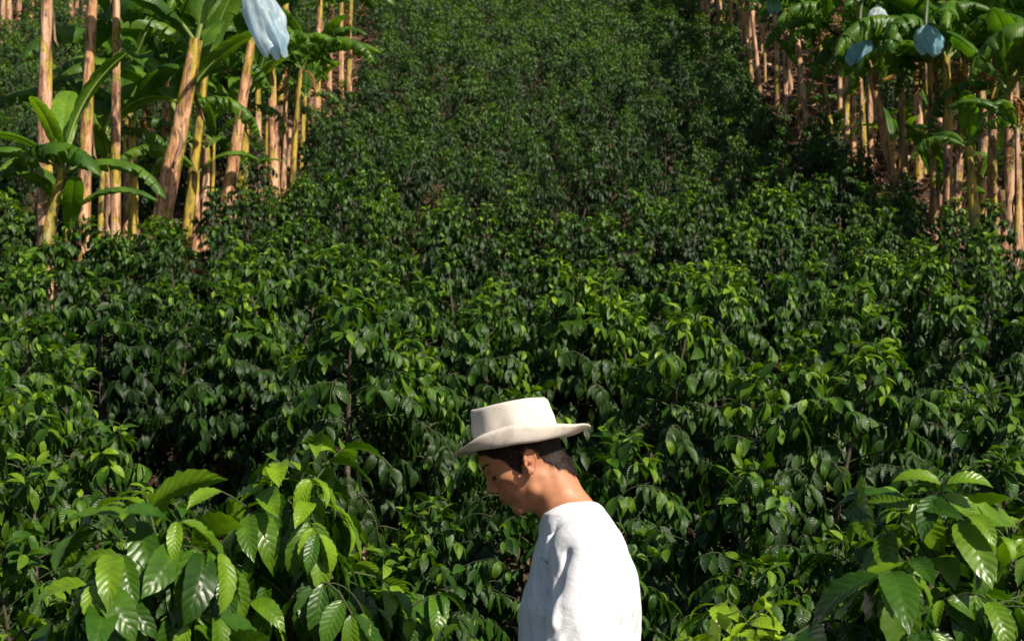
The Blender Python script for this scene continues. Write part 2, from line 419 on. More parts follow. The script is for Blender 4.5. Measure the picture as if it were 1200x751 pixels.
COFFEE_GROUPS = {}
def bush_from(proto, x, y, s=1.0, rz=0.0, label=None, group=None, tilt=0.0):
    sm, fm = proto
    r = empty('coffee_bush', (x, y, Gf(x, y) - .02), rz)
    r.scale = (s, s, s * random.uniform(.95, 1.06)) if not isinstance(s, tuple) else s
    r.rotation_euler = (random.uniform(-.05, .05) + tilt, random.uniform(-.05, .05), rz)
    tag(r, label, 'coffee bush', group)
    obj('stem', sm, r); obj('foliage', fm, r)
    return r
def proto(H, Rr, seed, lod, mt='coffee', **kw):
    gs, gf = coffee(H, Rr, seed, lod, **kw)
    return gs.mesh('coffee_stem', [M['bark']]), gf.mesh('coffee_foliage', [M[mt]])

random.seed(5)
EYE = 0.0
def at(px, py, d):   # a point of the photograph (1200 wide) turned into world metres at depth d
    return ((px - 600) / 1667 * d, d, (600 - py) / 1667 * d)

# --- foreground shrubs with big rippled leaves
hero = [
    # apex px, py, depth, radius, seed, stems, leaf, rotation, label
    (150, 612, 2.75, .50, 11, 2, .160, 0.4, 'nearest coffee bush at the bottom left with large glossy leaves round one bright tip'),
    (335, 560, 3.75, .46, 23, 2, .150, 1.9, 'tall fresh green coffee bush at lower left rising behind the large leaved one'),
    (480, 625, 4.0, .42, 31, 2, .138, 2.6, 'low coffee bush with one white flower just before the man in the white shirt'),
    (1075, 598, 2.95, .47, 47, 2, .162, 5.1, 'nearest coffee bush in the bottom right corner with pale upright tip leaves'),
    (1190, 590, 3.75, .44, 59, 1, .155, 0.9, 'coffee bush cut by the right edge behind the large leaved corner bush'),
    (870, 705, 3.40, .36, 61, 2, .150, 3.3, 'small low coffee bush at the bottom edge to the right of the man'),
    (30, 700, 2.9, .34, 67, 1, .165, 4.3, 'low coffee bush with broad leaves in the bottom left corner'),
]
for (px, py, d, rr, sd, ns, lf, rz, lab) in hero:
    dz = .05
    x, y, z = at(px, py, d); h = z - Gf(x, y) - dz
    bush_from(proto(h, rr, sd, 0, nst=ns, leaf=lf, pair=.052, node=.038, low=.2, lean=.025, gaps=.02, bare=.12, dk=1.9, bright=.06, apex=.40, twig=.5, mt='coffee_near'), x, y, 1.0, rz, lab)

# --- middle distance shrubs placed one by one
near_protos = [proto(1.68, .52, 100 + k, 1, nst=(1, 2, 2, 3, 1, 2)[k], node=.050, leaf=.102, pair=.034, bare=.30, low=.08, yk=.85) for k in range(6)]
near = [
    (25, 555, 5.0, 'coffee bush at the left edge above the corner leaves with dark hanging foliage'),
    (130, 470, 5.9, 'broad coffee bush at mid left with pairs of lime tip leaves'),
    (60, 405, 7.2, 'coffee bush near the left edge under the bare reddish soil patch'),
    (235, 345, 9.3, 'dark coffee bush with long drooping leaves above the bare soil hollow'),
    (420, 362, 7.4, 'round topped coffee bush with a bare forked trunk standing in front of the soil hollow'),
    (520, 400, 8.0, 'coffee bush just up slope and left of the hat crown'),
    (600, 470, 6.6, 'coffee bush directly behind the straw coloured hat'),
    (765, 384, 7.3, 'big coffee bush with an umbrella crown standing up right of the hat'),
    (940, 420, 6.7, 'wide coffee bush with yellowish tip leaves right of the umbrella crowned one'),
    (1065, 412, 7.3, 'tall coffee bush with arching branches at the right of the wide yellow tipped one'),
    (1165, 470, 6.4, 'coffee bush at the right edge behind the corner bush and below the rows'),
    (700, 520, 5.7, 'shaded coffee bush behind the neck and back of the man'),
    (860, 560, 5.2, 'thin shaded coffee bush right of the white shirt'),
    (985, 590, 4.9, 'dark leggy coffee bush left of the corner bush tip'),
    (1150, 545, 4.9, 'small leaved coffee bush just above the bottom right corner bush'),
    (560, 600, 5.3, 'dark coffee bush in the shade in front of the face of the man'),
    (180, 590, 4.9, 'shaded coffee bush behind the nearest bright tip at lower left'),
    (60, 640, 4.3, 'small leaved coffee bush behind the bottom left corner leaves'),
    (745, 640, 4.7, 'low coffee bush touching the back of the white shirt from behind'),
    (930, 665, 4.4, 'low coffee bush with fallen branches left of the corner bush'),
    (330, 300, 10.6, 'coffee bush up slope of the round topped one with the bare trunk'),
    (640, 330, 9.4, 'coffee bush two rows above the hat with bright tips'),
    (830, 320, 9.6, 'coffee bush above the umbrella crowned one with hanging pale leaves'),
    (990, 345, 9.2, 'dark coffee bush above the wide yellow tipped one'),
    (1130, 350, 9.0, 'dark coffee bush near the right edge above the arching one'),
    (120, 340, 9.4, 'coffee bush beside the reddish soil under the leftmost banana plants'),
    (480, 318, 10.2, 'coffee bush three rows above and left of the hat'),
    (6, 300, 12.2, 'coffee bush hiding the foot of the small banana sucker at the left edge'),
    (66, 286, 12.9, 'coffee bush standing before the leaning young banana plant'),
    (118, 268, 13.6, 'coffee bush before the second and third tall banana stems'),
    (34, 322, 11.2, 'lit coffee bush below the leaning young banana plant at the left edge'),
    (752, 356, 9.7, 'coffee bush just above and left of the big umbrella crowned one'),
    (735, 318, 10.8, 'coffee bush two rows above the umbrella crowned one'),
    (560, 352, 8.9, 'narrow coffee bush two rows above the brim tip'),
]
placed = []
for k, (px, py, d, lab) in enumerate(near):
    x, y, z = at(px, py, d); h = z - Gf(x, y)
    s = h / 1.68
    bush_from(near_protos[k % 6], x, y, (max(.62, min(1.08, s)) * random.uniform(.93, 1.05),) * 2 + (s,), random.uniform(0, 6.28), lab)
    placed.append((x, y, .62 * s))
for h_ in hero: 
    x, y, z = at(h_[0], h_[1], h_[2]); placed.append((x, y, .4))

# --- the rows running up the slope
mid_protos = [proto(1.44, .43, 200 + k, 1, nst=(1, 2, 2, 3)[k % 4], node=.052, leaf=.100, pair=.035, bare=.28, low=.12, yk=.8, berries=False) for k in range(6)]
far_protos = [proto(1.38, .44, 300 + k, 2, nst=(1, 2, 2)[k % 3], node=.048, leaf=.092, pair=.033, bare=.22, low=.14, yk=.6, berries=False) for k in range(6)]  # fewer lime tips: dimmer light up the slope put into leaf colour
cands = []
def free(x, y, r):
    return all((x - a) ** 2 + (y - b) ** 2 > (r + c * .55) ** 2 for a, b, c in placed)
def in_frame(x, y):
    if y < 2: return False
    px = 600 + 1667 * x / y; py = 600 - 1667 * (Gf(x, y) + 1.3) / y
    return -45 < px < 1245 and -75 < py < 800
def row_spots(x0, x1, y0, y1, dx, dy, seed, shift=.5):
    rs = random.Random(seed); out = []
    y = y0; k = 0
    while y < y1:
        x = x0 + (k % 2) * dx * shift + .35 * math.sin(y * .13)
        while x < x1:
            xx = x + rs.uniform(-.19, .19); yy = y + rs.uniform(-.2, .2)
            if rs.random() > .025: out.append((xx, yy))
            x += dx
        y += dy * rs.uniform(.93, 1.07); k += 1
    return out
LEFT_EDGE = lambda y: np.interp(y, [8, 13, 20, 34, 41, 44], [-4.6, -4.35, -3.75, -3.35, -3.4, -9])
RIGHT_EDGE = lambda y: np.interp(y, [8, 17, 28, 41, 46], [6.0, 5.6, 5.5, 5.1, 5.0])
spots = []
for (x, y) in row_spots(-14, 14, 8.0, 11.0, 1.08, 1.08, 3) + row_spots(-14, 14, 11.6, 56, 1.0, .97, 13):
    L_, R_ = LEFT_EDGE(y), RIGHT_EDGE(y)
    if x > R_ + (.25 if y < 20 else .6): continue
    if x < L_ - .30: continue
    if 28 < y < 32 and x > R_ - .1: continue      # bare littered ground below the grove
    spots.append((x, y, 0))
for (x, y) in row_spots(-16, -4, 14, 45, 1.15, 1.12, 8):          # the neighbouring plot seen between the stems
    if x < LEFT_EDGE(y) - 1.5 and x > -15: spots.append((x, y, 1))
for (x, y) in row_spots(8.5, 13, 17, 36, 1.2, 1.15, 9):
    spots.append((x, y, 2))
for (x, y) in row_spots(4.6, 12, 43, 58, 1.2, 1.15, 10): spots.append((x, y, 2))
spots = [(x, y, s) for (x, y, s) in spots if free(x, y, .42) and in_frame(x, y)]
# bare hollows seen in the photograph
hollows = [at(290, 470, 8.2)[:2] + (.5,), at(225, 400, 9.0)[:2] + (.2,)]
spots = [s for s in spots if all((s[0] - a) ** 2 + (s[1] - b) ** 2 > c * c for a, b, c in hollows)]
spots.sort(key=lambda s: s[1])
nind = 300 - len(hero) - len(near)
# the second plots are small and half hidden: they come last
main = [s for s in spots if s[2] == 0]; side = [s for s in spots if s[2] != 0]
order = sorted(main + side, key=lambda s: s[1] + (6 if s[2] else 0))
ind, rest = order[:nind], order[nind:]
print('coffee spots', len(main), len(side), 'individual', len(ind), 'rest', len(rest))
bands = [
    (0, 12.5, 'low on the slope just above those round the man', 'coffee bushes low on the slope'),
    (12.5, 18, 'in the rows level with the left banana feet', 'coffee bushes in the lower rows'),
    (18, 25, 'in the dense rows halfway up the slope', 'coffee bushes halfway up the slope'),
    (25, 99, 'in the small looking rows high up the slope', 'coffee bushes high up the slope')]
for k, (x, y, s) in enumerate(ind):
    pr = mid_protos[random.randrange(6)] if y < 20 else far_protos[random.randrange(6)]
    sc = random.uniform(.80, 1.18) * float(np.interp(y, [8, 12, 30, 50], [.93, .86, .86, .95]))
    if s == 1: lab, gr = 'shaded coffee bush seen between and beyond the left banana stems', 'coffee bushes beyond the left banana stems'
    elif s == 2: lab, gr = 'shaded coffee bush seen between and beyond the right banana stems', 'coffee bushes beyond the right banana stems'
    else:
        for a, b, w, gr in bands:
            if a <= y < b: lab = 'dark green coffee bush ' + w; break
    bush_from(pr, x, y, sc, random.uniform(0, 6.28), lab, gr)
# everything farther up reads as one mass
R_E, L_E = RIGHT_EDGE, LEFT_EDGE
def merged_mass(rest):
    g = Geo(); rs = random.Random(4)
    protos = [coffee(1.3, .60, 400 + k, 2, nst=2, node=.058, leaf=.10, pair=.042, yk=.6, twig=.4, bare=.25, low=.2, berries=False)[1] for k in range(4)]
    protos = [(np.concatenate(p.V), np.concatenate(p.F4), np.concatenate(p.A)) for p in protos]
    coarse = [coffee(1.3, .55, 450 + k, 2, nst=2, node=.10, leaf=.16, pair=.10, bare=.25, low=.2, berries=False, yk=.6, twig=.2)[1] for k in range(3)]
    coarse = [(np.concatenate(p.V), np.concatenate(p.F4), np.concatenate(p.A)) for p in coarse]
    for (x, y, s) in rest:
        V, F, A = protos[rs.randrange(4)] if s != 3 else coarse[rs.randrange(3)]
        a = rs.uniform(0, 6.28); c, sn = math.cos(a), math.sin(a); k = rs.uniform(.75, 1.0)
        W = np.stack([V[:, 0] * c - V[:, 1] * sn, V[:, 0] * sn + V[:, 1] * c, V[:, 2]], -1) * k + [x, y, Gf(x, y)]
        g.add(W, F, A)
    return g.mesh('coffee_rows', [M['coffee']])
# the same rows carried on outside the frame
extra = [(x, y, 3) for (x, y) in row_spots(-34, 34, 4.5, 56, 1.25, 1.25, 21) if not in_frame(x, y) and not (R_E(y) - .2 < x < R_E(y) + 6.5 and y > 12) and not (L_E(y) - 1.5 < x < L_E(y) and y > 12) and abs(x) > .36 * y and abs(x) < .36 * y + 16]
if rest or extra:
    tag(obj('distant_coffee_rows', merged_mass(rest + extra)), 'distant dark green coffee rows at the very top of the slope', 'coffee rows', kind='stuff')

# ------------------------------------------------------------------ leaf litter
def litter():
    g = Geo(); rs = np.random.RandomState(77)
    tm = [leaf_template(4, 1, .03, b, .5, k, .42) for k, b in enumerate((.5, -.6, 1.2))]
    def scatter(n, xf, size, tone):
        P = []; 
        for _ in range(n):
            x, y = xf(); P.append((x, y, Gf(x, y) + rs.uniform(.005, .03)))
        P = np.array(P); a = rs.rand(n) * 6.28
        A = np.stack([np.cos(a), np.sin(a), rs.uniform(-.1, .5, n)], -1); A[:, 2] += 0
        Nh = np.stack([rs.uniform(-.6, .6, n), rs.uniform(-.9, .3, n), np.ones(n)], -1)
        place_leaves(g, 1, P, A, Nh, rs.uniform(size[0], size[1], n), np.clip(rs.normal(tone, .22, n), 0, 1), rs, temps=tm)
    scatter(9000, lambda: (rs.uniform(-4.5, 4.5), 3.2 + 9 * rs.rand() ** 1.2), (.05, .12), .35)
    for (a, b, c) in hollows: scatter(900, lambda: (a + rs.normal(0, c), b + rs.normal(0, c)), (.05, .12), .5)
    # long dry strips of banana leaf under the groves
    def left():
        y = rs.uniform(11, 42); return LEFT_EDGE(y) - abs(rs.normal(.5, .8)), y
    def right():
        y = rs.uniform(12, 46); return RIGHT_EDGE(y) + rs.normal(1.0, 1.2), y
    scatter(2500, left, (.08, .32), .5); scatter(5500, right, (.08, .32), .6)
    tag(obj('leaf_litter', g.mesh('leaf_litter', [M['litter']])), 'dry brown leaf litter lying on the soil under the plants', 'leaf litter', kind='stuff')
litter()
# ------------------------------------------------------------------ banana plants
def banana_blade(seed, length=2.0, width=.52, arch=1.1, tear=.5, petiole=.32, droop=.35, curl=0.0, mats=None, start_el=1.15, ragged=0.0, nseg=26):
    """one leaf from the origin, leaving along +X and upwards; petiole, midrib and a blade split into strips"""
    rs = np.random.RandomState(seed); g = Geo()
    n = nseg; t = np.linspace(0, 1, n + 1)
    tot = petiole + length; s = t * tot
    el = start_el - arch * (t ** 1.25) * 1.9
    ds = tot / n
    x = np.concatenate([[0], np.cumsum(np.cos((el[:-1] + el[1:]) / 2) * ds)]); z = np.concatenate([[0], np.cumsum(np.sin((el[:-1] + el[1:]) / 2) * ds)])
    y = .06 * length * np.sin(t * 2.2 + seed) * t
    Pm = np.stack([x, y, z], -1)
    tube_add(g, Pm, np.interp(t, [0, .15, 1], [.030, .019, .004]) * min(1, length / 1.6 + .2), 6, mi=1, a=.8)
    T = np.gradient(Pm, axis=0); T /= np.linalg.norm(T, axis=1)[:, None]
    S = np.cross(T, [0, 0, 1.]); S /= np.linalg.norm(S, axis=1)[:, None]; Nn = np.cross(S, T)
    i0 = int(petiole / tot * n)
    tw = np.clip((t - petiole / tot) / (1 - petiole / tot), 0, 1)
    w = width * .5 * np.clip(np.sin(np.pi * np.clip(tw * .93 + .05, 0, 1)) ** .48, 0, 1); w[i0] = .03; w[-1] = .012
    for sg in (-1, 1):
        k = i0
        while k < n:
            run = 1 + int(rs.exponential(3.2 if tear < .3 else 1.1 / max(tear, .05)))
            if tear <= .05: run = n
            e = min(n, k + run)
            lay = rs.uniform(-.25, .25) * tear * 1.6 + droop         # each strip hangs by its own angle
            shift = rs.uniform(-.02, .05) * tear * 4
            idx = np.arange(k, e + 1); m = 5; vv = []; uu = []
            for q in idx:
                nar = 1.0
                if tear > .05 and len(idx) > 1 and q in (idx[0], idx[-1]): nar = 1 - .03 * tear
                for j in range(m + 1):
                    r = j / m * w[q] * nar * (1 - ragged * rs.rand() * .3 * (j == m))
                    a = .42 - (lay + .42) * (j / m) ** .8 * 1.35 - curl * (j / m)
                    if q in (idx[0], idx[-1]) and tear > .05: a -= .10 * (j / m)
                    edge = (idx[0] - q if q == idx[0] else 0)
                    off = T[q] * (shift * (j / m) * w[q] + (.012 * tear * (j / m) * (1 if q == idx[0] else -1 if q == idx[-1] else 0)))
                    # swept forward ribs
                    p = Pm[q] + S[q] * sg * r * math.cos(a) + Nn[q] * (r * math.sin(a) + .012) + T[q] * r * .18 + off + Nn[q] * .010 * math.sin(q * 2.1 + j + seed) * (j / m)
                    vv.append(p); uu.append((tw[q], sg * j / m, np.clip(.40 + .18 * math.sin(q * .7 + seed) + .12 * rs.rand(), 0, 1)))
            c = m + 1; F = []
            for a_ in range(len(idx) - 1):
                for j in range(m):
                    f = [a_ * c + j, (a_ + 1) * c + j, (a_ + 1) * c + j + 1, a_ * c + j + 1]
                    F.append(f if sg < 0 else f[::-1])
            g.add(vv, F, uu, 0)
            k = e
    return g.mesh('banana_blade', mats or [M['banana_leaf'], M['rib']])
M['rib'] = simple('leaf_midrib', (.22, .27, .07), .45, .4, vary=(.14, .2, .04), vscale=12)
M['banana_young'] = mat_leaf('young_banana_leaf', (.10, .21, .02), (.15, .29, .025), (.22, .38, .04), spec=.4, rough=.4, trans=.38, veins=46, vstr=.3)
DRY = [M['dead_leaf'], M['dead_leaf']]
BL = {
    'arch': [banana_blade(1, 1.9, .54, .95, .45), banana_blade(2, 2.0, .56, 1.1, .8, droop=.5), banana_blade(3, 1.8, .50, .85, .25, droop=.2)],
    'torn': [banana_blade(4, 1.9, .58, 1.25, 1.4, droop=.75), banana_blade(5, 1.7, .54, 1.4, 1.8, droop=.9)],
    'up': [banana_blade(6, 1.9, .56, .38, .08, droop=-.05, start_el=1.35), banana_blade(7, 1.7, .50, .5, .2, droop=.1, start_el=1.3)],
    'young': [banana_blade(8, 1.25, .34, .45, 0, droop=-.15, start_el=1.25, mats=[M['banana_young'], M['rib']]), banana_blade(9, 1.1, .30, .8, 0, droop=.0, start_el=1.15, mats=[M['banana_young'], M['rib']])],
    'dead': [banana_blade(10, 1.5, .36, 1.55, 1.6, droop=1.1, curl=.6, start_el=.5, mats=DRY), banana_blade(12, 1.2, .30, 1.5, 1.8, droop=1.2, curl=.8, start_el=.2, mats=DRY)],
}
def stem_mesh(h, r, leanv, seed, flaps=True, rtop=.62, wob=.03):
    """pseudostem from the ground to its crown; leanv = sideways travel of the top"""
    rs = np.random.RandomState(seed); g = Geo(); n = 22; sides = 14
    t = np.linspace(0, 1, n)
    P = np.stack([leanv[0] * t ** 1.15 + wob * np.sin(t * 4 + seed) * h * .2, leanv[1] * t ** 1.15, h * t - .06], -1)
    rad = r * np.interp(t, [0, .06, .3, 1], [1.18, 1.05, .95, rtop])
    # overlapping sheaths: a step outward at irregular heights, slanted round the stem
    a = np.linspace(0, 2 * np.pi, sides, endpoint=False)
    rough = np.ones((n, sides))
    for k in range(6):
        h0 = rs.uniform(.08, .95); ph = rs.rand() * 6.28; sl = rs.uniform(.05, .14)
        edge = h0 + sl * np.cos(a - ph)
        rough += .07 * np.clip(1 - np.clip((edge[None] - t[:, None]) * 6, 0, 1), 0, 1) * (t[:, None] < edge[None]) * rs.uniform(.6, 1.3)
    rough += .05 * vnoise(np.stack(np.broadcast_arrays(t[:, None] * 9, np.cos(a)[None] * 2, np.sin(a)[None] * 2), -1), seed)
    tube_add(g, P, rad, sides, a=0, rough=rough)
    return g, P, rad
def flap_mesh(P, rad, seed, n=6):
    """dry sheath strips peeling off the pseudostem"""
    rs = np.random.RandomState(seed + 900); out = []
    for k in range(n):
        g = Geo()
        i = rs.randint(3, len(P) - 2); a = rs.rand() * 6.28; d = np.array([math.cos(a), math.sin(a), 0]); s = np.array([-d[1], d[0], 0])
        Ln = rs.uniform(.18, .55); W = rad[i] * rs.uniform(.35, .8); m = 6; vv = []; uu = []
        for q in range(m + 1):
            u = q / m
            for j in (-1, 0, 1):
                c = P[i] + d * (rad[i] * (1.04 - .18 * j * j) + .10 * u ** 2 * Ln * 2 * rs.uniform(.8, 1.2)) - np.array([0, 0, Ln * u]) + s * j * W * (1 - .75 * u) + s * .04 * math.sin(u * 5)
                vv.append(c); uu.append((u, j, rs.uniform(.2, .9)))
        F = [[q * 3 + j, q * 3 + j + 1, q * 3 + j + 4, q * 3 + j + 3] for q in range(m) for j in (0, 1)]
        g.add(vv, F, uu); out.append(g.mesh('dry_sheath', [M['litter']]))
    return out
def crown_leaves(root, top, specs, seed, scale=1.0):
    rs = random.Random(seed)
    for (kind, az, sc, tilt) in specs:
        me = rs.choice(BL[kind])
        o = obj('dead_leaf' if kind == 'dead' else 'leaf', me, root)
        o.location = top; o.scale = (sc * scale,) * 3
        o.rotation_euler = (rs.uniform(-.12, .12), tilt, R(az))
def ring(n, kinds, seed, sc=(.8, 1.1)):
    rs = random.Random(seed); o = rs.uniform(0, 360); out = []
    for k in range(n):
        out.append((rs.choice(kinds), o + k * 137.5 + rs.uniform(-18, 18), rs.uniform(*sc), rs.uniform(-.15, .35)))
    return out
SEED = [1000]
def banana(px, d, h, r, top_px, label, group=None, xline=None, specs=None, nl=7, kinds=('arch', 'torn', 'up'), mat_='stem', scale=1.0, side=0.0, flaps=6, ylean=0.0, rtop=.62, cut=False, dead=1):
    """px: where the foot stands; top_px: sideways lean in photograph pixels over the height"""
    SEED[0] += 1; sd = SEED[0]
    x = (px - 600) / 1667 * d; z = Gf(x, d)
    root = empty('banana_plant', (x, d, z))
    tag(root, label, 'banana plant', group)
    lean = (top_px / 1667 * d, ylean)
    g, P, rad = stem_mesh(h, r * .84, lean, sd, rtop=rtop)
    obj('trunk', g.mesh('banana_trunk', [M[mat_]]), root)
    for fm in (flap_mesh(P, rad, sd, flaps) if flaps and d < 30 else []): obj('dry_sheath', fm, root)
    if not cut:
        if specs is None:
            specs = ring(nl, kinds, sd)
            specs += [('dead', random.Random(sd).uniform(0, 360), .7, .5)] * dead
        crown_leaves(root, P[-1] + [0, 0, -.05], specs, sd, scale)
    return root, P
GL = 'banana plants along the left edge of the coffee plot'
GR = 'banana plants along the right edge of the coffee plot'
# left grove (foot pixel, depth, height, radius, lean)
banana(52, 15.2, 4.3, .105, 6, 'tall straight banana plant with a grey brown stem nearest the left edge', specs=[('arch', 200, .9, .2), ('up', 80, 1, 0), ('torn', 230, .9, .3), ('arch', 20, .9, .1), ('up', 140, .9, 0)], mat_='stem_pale')
banana(98, 16.4, 4.4, .095, 12, 'straight banana plant with a half yellow stem second from the left edge', specs=[('arch', 70, 1, .2), ('up', 250, .9, 0), ('torn', 180, .9, .2), ('arch', 120, .9, .1)])
banana(139, 17.2, 4.3, .075, -6, 'thin knobbly banana plant with a green top standing third in the left row', specs=[('up', 10, .9, 0), ('arch', 160, .9, .2), ('up', 100, .9, 0)], mat_='stem_pale')
banana(173, 17.2, 3.3, .145, 56, 'thick banana plant leaning right with a pinkish peeling stem', specs=[('arch', 150, 1, .1), ('up', 75, 1.1, 0), ('arch', 205, 1, .2), ('up', 30, 1.0, .0)], rtop=.66)
banana(155, 18.4, 2.2, .085, 0, 'short yellow stemmed banana plant beside the thick leaning one', specs=[('up', 90, .75, 0), ('arch', 200, .7, .1), ('arch', 320, .7, .1), ('up', 20, .7, 0), ('arch', 140, .6, 0)], mat_='stem_green')
banana(127, 17.6, 1.7, .055, 0, 'slim pale banana plant between two tall stems in the left row', specs=[('up', 200, .6, 0), ('arch', 20, .55, .1), ('arch', 270, .55, .1)], mat_='stem_pale')
banana(72, 14.6, 1.25, .045, 8, 'slim dry banana sucker with a thin pinkish stem at left', specs=[('young', 300, .6, .2), ('dead', 150, .5, .2)], mat_='stem_pale')
banana(81, 15.0, 1.5, .045, -2, 'slim green topped banana sucker by the pinkish thin one', specs=[('arch', 20, .5, .2), ('up', 150, .45, 0), ('arch', 250, .45, .1)], mat_='stem_green')
banana(24, 13.9, 2.1, .085, 48, 'leaning young banana plant with bright lime leaves at the left edge', specs=[('young', 8, .9, -.25), ('young', 110, .8, -.1), ('young', 200, .7, .15), ('young', 262, .55, .1), ('arch', 355, .55, .6), ('arch', 175, .55, .35)], mat_='stem_green', rtop=.5, flaps=3)
banana(12, 13.4, 1.0, .05, 8, 'small banana sucker with two upright leaves in the left corner of the grove', specs=[('young', 90, .5, 0), ('young', 200, .55, .1), ('young', 330, .4, 0)], mat_='stem_green', flaps=2)
banana(-6, 14.0, 1.9, .08, -6, 'banana plant cut by the left edge with broad leaves reaching in', specs=[('young', 10, .8, .1), ('arch', 340, .7, .2), ('young', 60, .8, 0), ('arch', 180, .8, .1)], mat_='stem', flaps=3)
banana(213, 19.6, 2.8, .085, 30, 'green and tan banana plant leaning right behind the coffee at the grove front', specs=[('up', 60, 1.25, -.1), ('arch', 200, .9, .1), ('up', 330, .9, 0), ('torn', 270, .8, .2)], mat_='stem_green')
banana(229, 20.0, 1.3, .075, 2, 'short orange banana stem with a small crown in the left grove', specs=[('arch', 150, .5, .1), ('arch', 30, .5, .1)], mat_='stem')
banana(240, 20.2, 1.6, .085, 3, 'short thick tan banana stem beside the thin green sucker', specs=[('arch', 80, .55, .2), ('torn', 200, .5, .2)], mat_='stem_pale')
banana(249, 19.8, 1.75, .035, 1, 'thin green banana sucker with a cut pale top leaf', specs=[('young', 350, .35, .1), ('young', 140, .4, .1), ('up', 250, .4, 0)], mat_='stem_green', flaps=1)
banana(262, 20.6, 3.4, .115, 34, 'thick banana plant with a golden foot leaning right under the blue bag', specs=[('arch', 100, 1, .1), ('up', 180, 1, 0), ('arch', 350, 1, .2), ('torn', 230, .9, .3)], rtop=.55)
banana(284, 21.5, 1.0, .05, 4, 'small leafy banana sucker right of the golden footed plant', specs=[('young', 0, .5, .2), ('arch', 120, .4, .2), ('young', 220, .5, .2)], mat_='stem_green', flaps=0)
banana(301, 22.2, 2.3, .08, 2, 'banana plant with a tan stem and drooping crown in the middle of the left row', mat_='stem_pale', scale=.62)
banana(320, 22.8, 2.6, .11, 0, 'stout banana plant with brown sheaths right of the row middle', scale=.68)
banana(331, 23.4, 2.3, .06, 6, 'slim banana plant leaning right next to the stout brown one', mat_='stem_pale', scale=.55, nl=5)
banana(342, 23.0, 2.4, .06, 10, 'slim banana plant crowned with narrow leaves at the outer edge of the left row', specs=[('arch', 5, .7, .2), ('torn', 345, .75, .1), ('arch', 60, .5, .1), ('arch', 180, .6, .2), ('up', 110, .5, 0), ('arch', 230, .6, .2), ('dead', 320, .45, .2)], mat_='stem_green')
banana(338, 24.6, 1.2, .055, 1, 'short cut banana stump behind the slim pair', cut=True, mat_='stem_pale')
banana(363, 26.5, 2.2, .085, 1, 'tan banana stem standing alone past the slim pair', scale=.6, nl=5, mat_='stem_pale')
banana(384, 30.5, 2.6, .085, 2, 'banana plant with hanging brown leaves far up the left row', scale=.75, dead=4)
banana(398, 32.0, 2.7, .085, 3, 'yellow stemmed banana plant far up the left row', scale=.75, dead=3)
banana(408, 34.0, 2.6, .08, 5, 'last banana plant at the top of the left row', scale=.75, dead=2)
banana(372, 28.6, 3.2, .09, 3, 'banana plant with a broad torn crown below the upper left stems', scale=.8)
banana(330, 26.2, 3.6, .10, 4, 'tall banana plant behind the stout brown one', scale=.85)
banana(285, 23.2, 2.9, .10, 5, 'tall banana plant hidden behind the golden footed one', scale=.9)
banana(235, 22.6, 2.8, .10, 0, 'dark leaved banana plant behind the leaning green and tan one', scale=1.0)
banana(190, 20.8, 2.5, .09, 6, 'dark leaved banana plant behind the thick leaning one', scale=1.0)
banana(148, 20.4, 2.6, .08, 4, 'shaded banana plant with broad low leaves behind the knobbly one', scale=.9)
for (px, d, h, ln, sc, lab) in [
    (118, 18.2, 2.0, 4, .75, 'leafy young banana plant with broad bright leaves behind the second and third tall stems'),
    (196, 18.6, 2.3, 10, .8, 'leafy banana plant with lit upright leaves just right of the thick leaning stem'),
    (222, 21.0, 1.5, 3, .6, 'low leafy banana plant behind the short orange stem'),
    (273, 21.6, 1.9, 6, .65, 'leafy banana plant with arching leaves right of the golden footed plant'),
    (312, 23.6, 1.7, 2, .55, 'low leafy banana plant between the middle stems of the left row'),
    (352, 25.4, 1.6, 6, .5, 'small leafy banana plant just above the slim leaning pair')]:
    banana(px, d, h, .06, ln, lab, mat_='stem_green', specs=[('up', 60, sc, 0), ('young', 350, sc * 1.2, .1), ('arch', 215, sc, .2), ('up', 165, sc * .9, .1), ('torn', 20, sc * .8, .3), ('young', 110, sc, 0)], flaps=1)
# second left grove across the neighbouring plot
for k, (px, d, h) in enumerate([(2, 39, 2.6), (12, 41, 2.8), (21, 41, 2.6), (36, 42, 2.7), (82, 44, 2.6), (88, 44.5, 2.8), (98, 45, 2.7), (-14, 39, 2.8), (112, 46.5, 2.8)]):
    banana(px, d, h, .10, random.uniform(-4, 6), 'distant banana plant of the grove beyond the neighbouring coffee plot', 'distant banana plants beyond the neighbouring plot', mat_='stem_pale', scale=.75, nl=6, flaps=2)
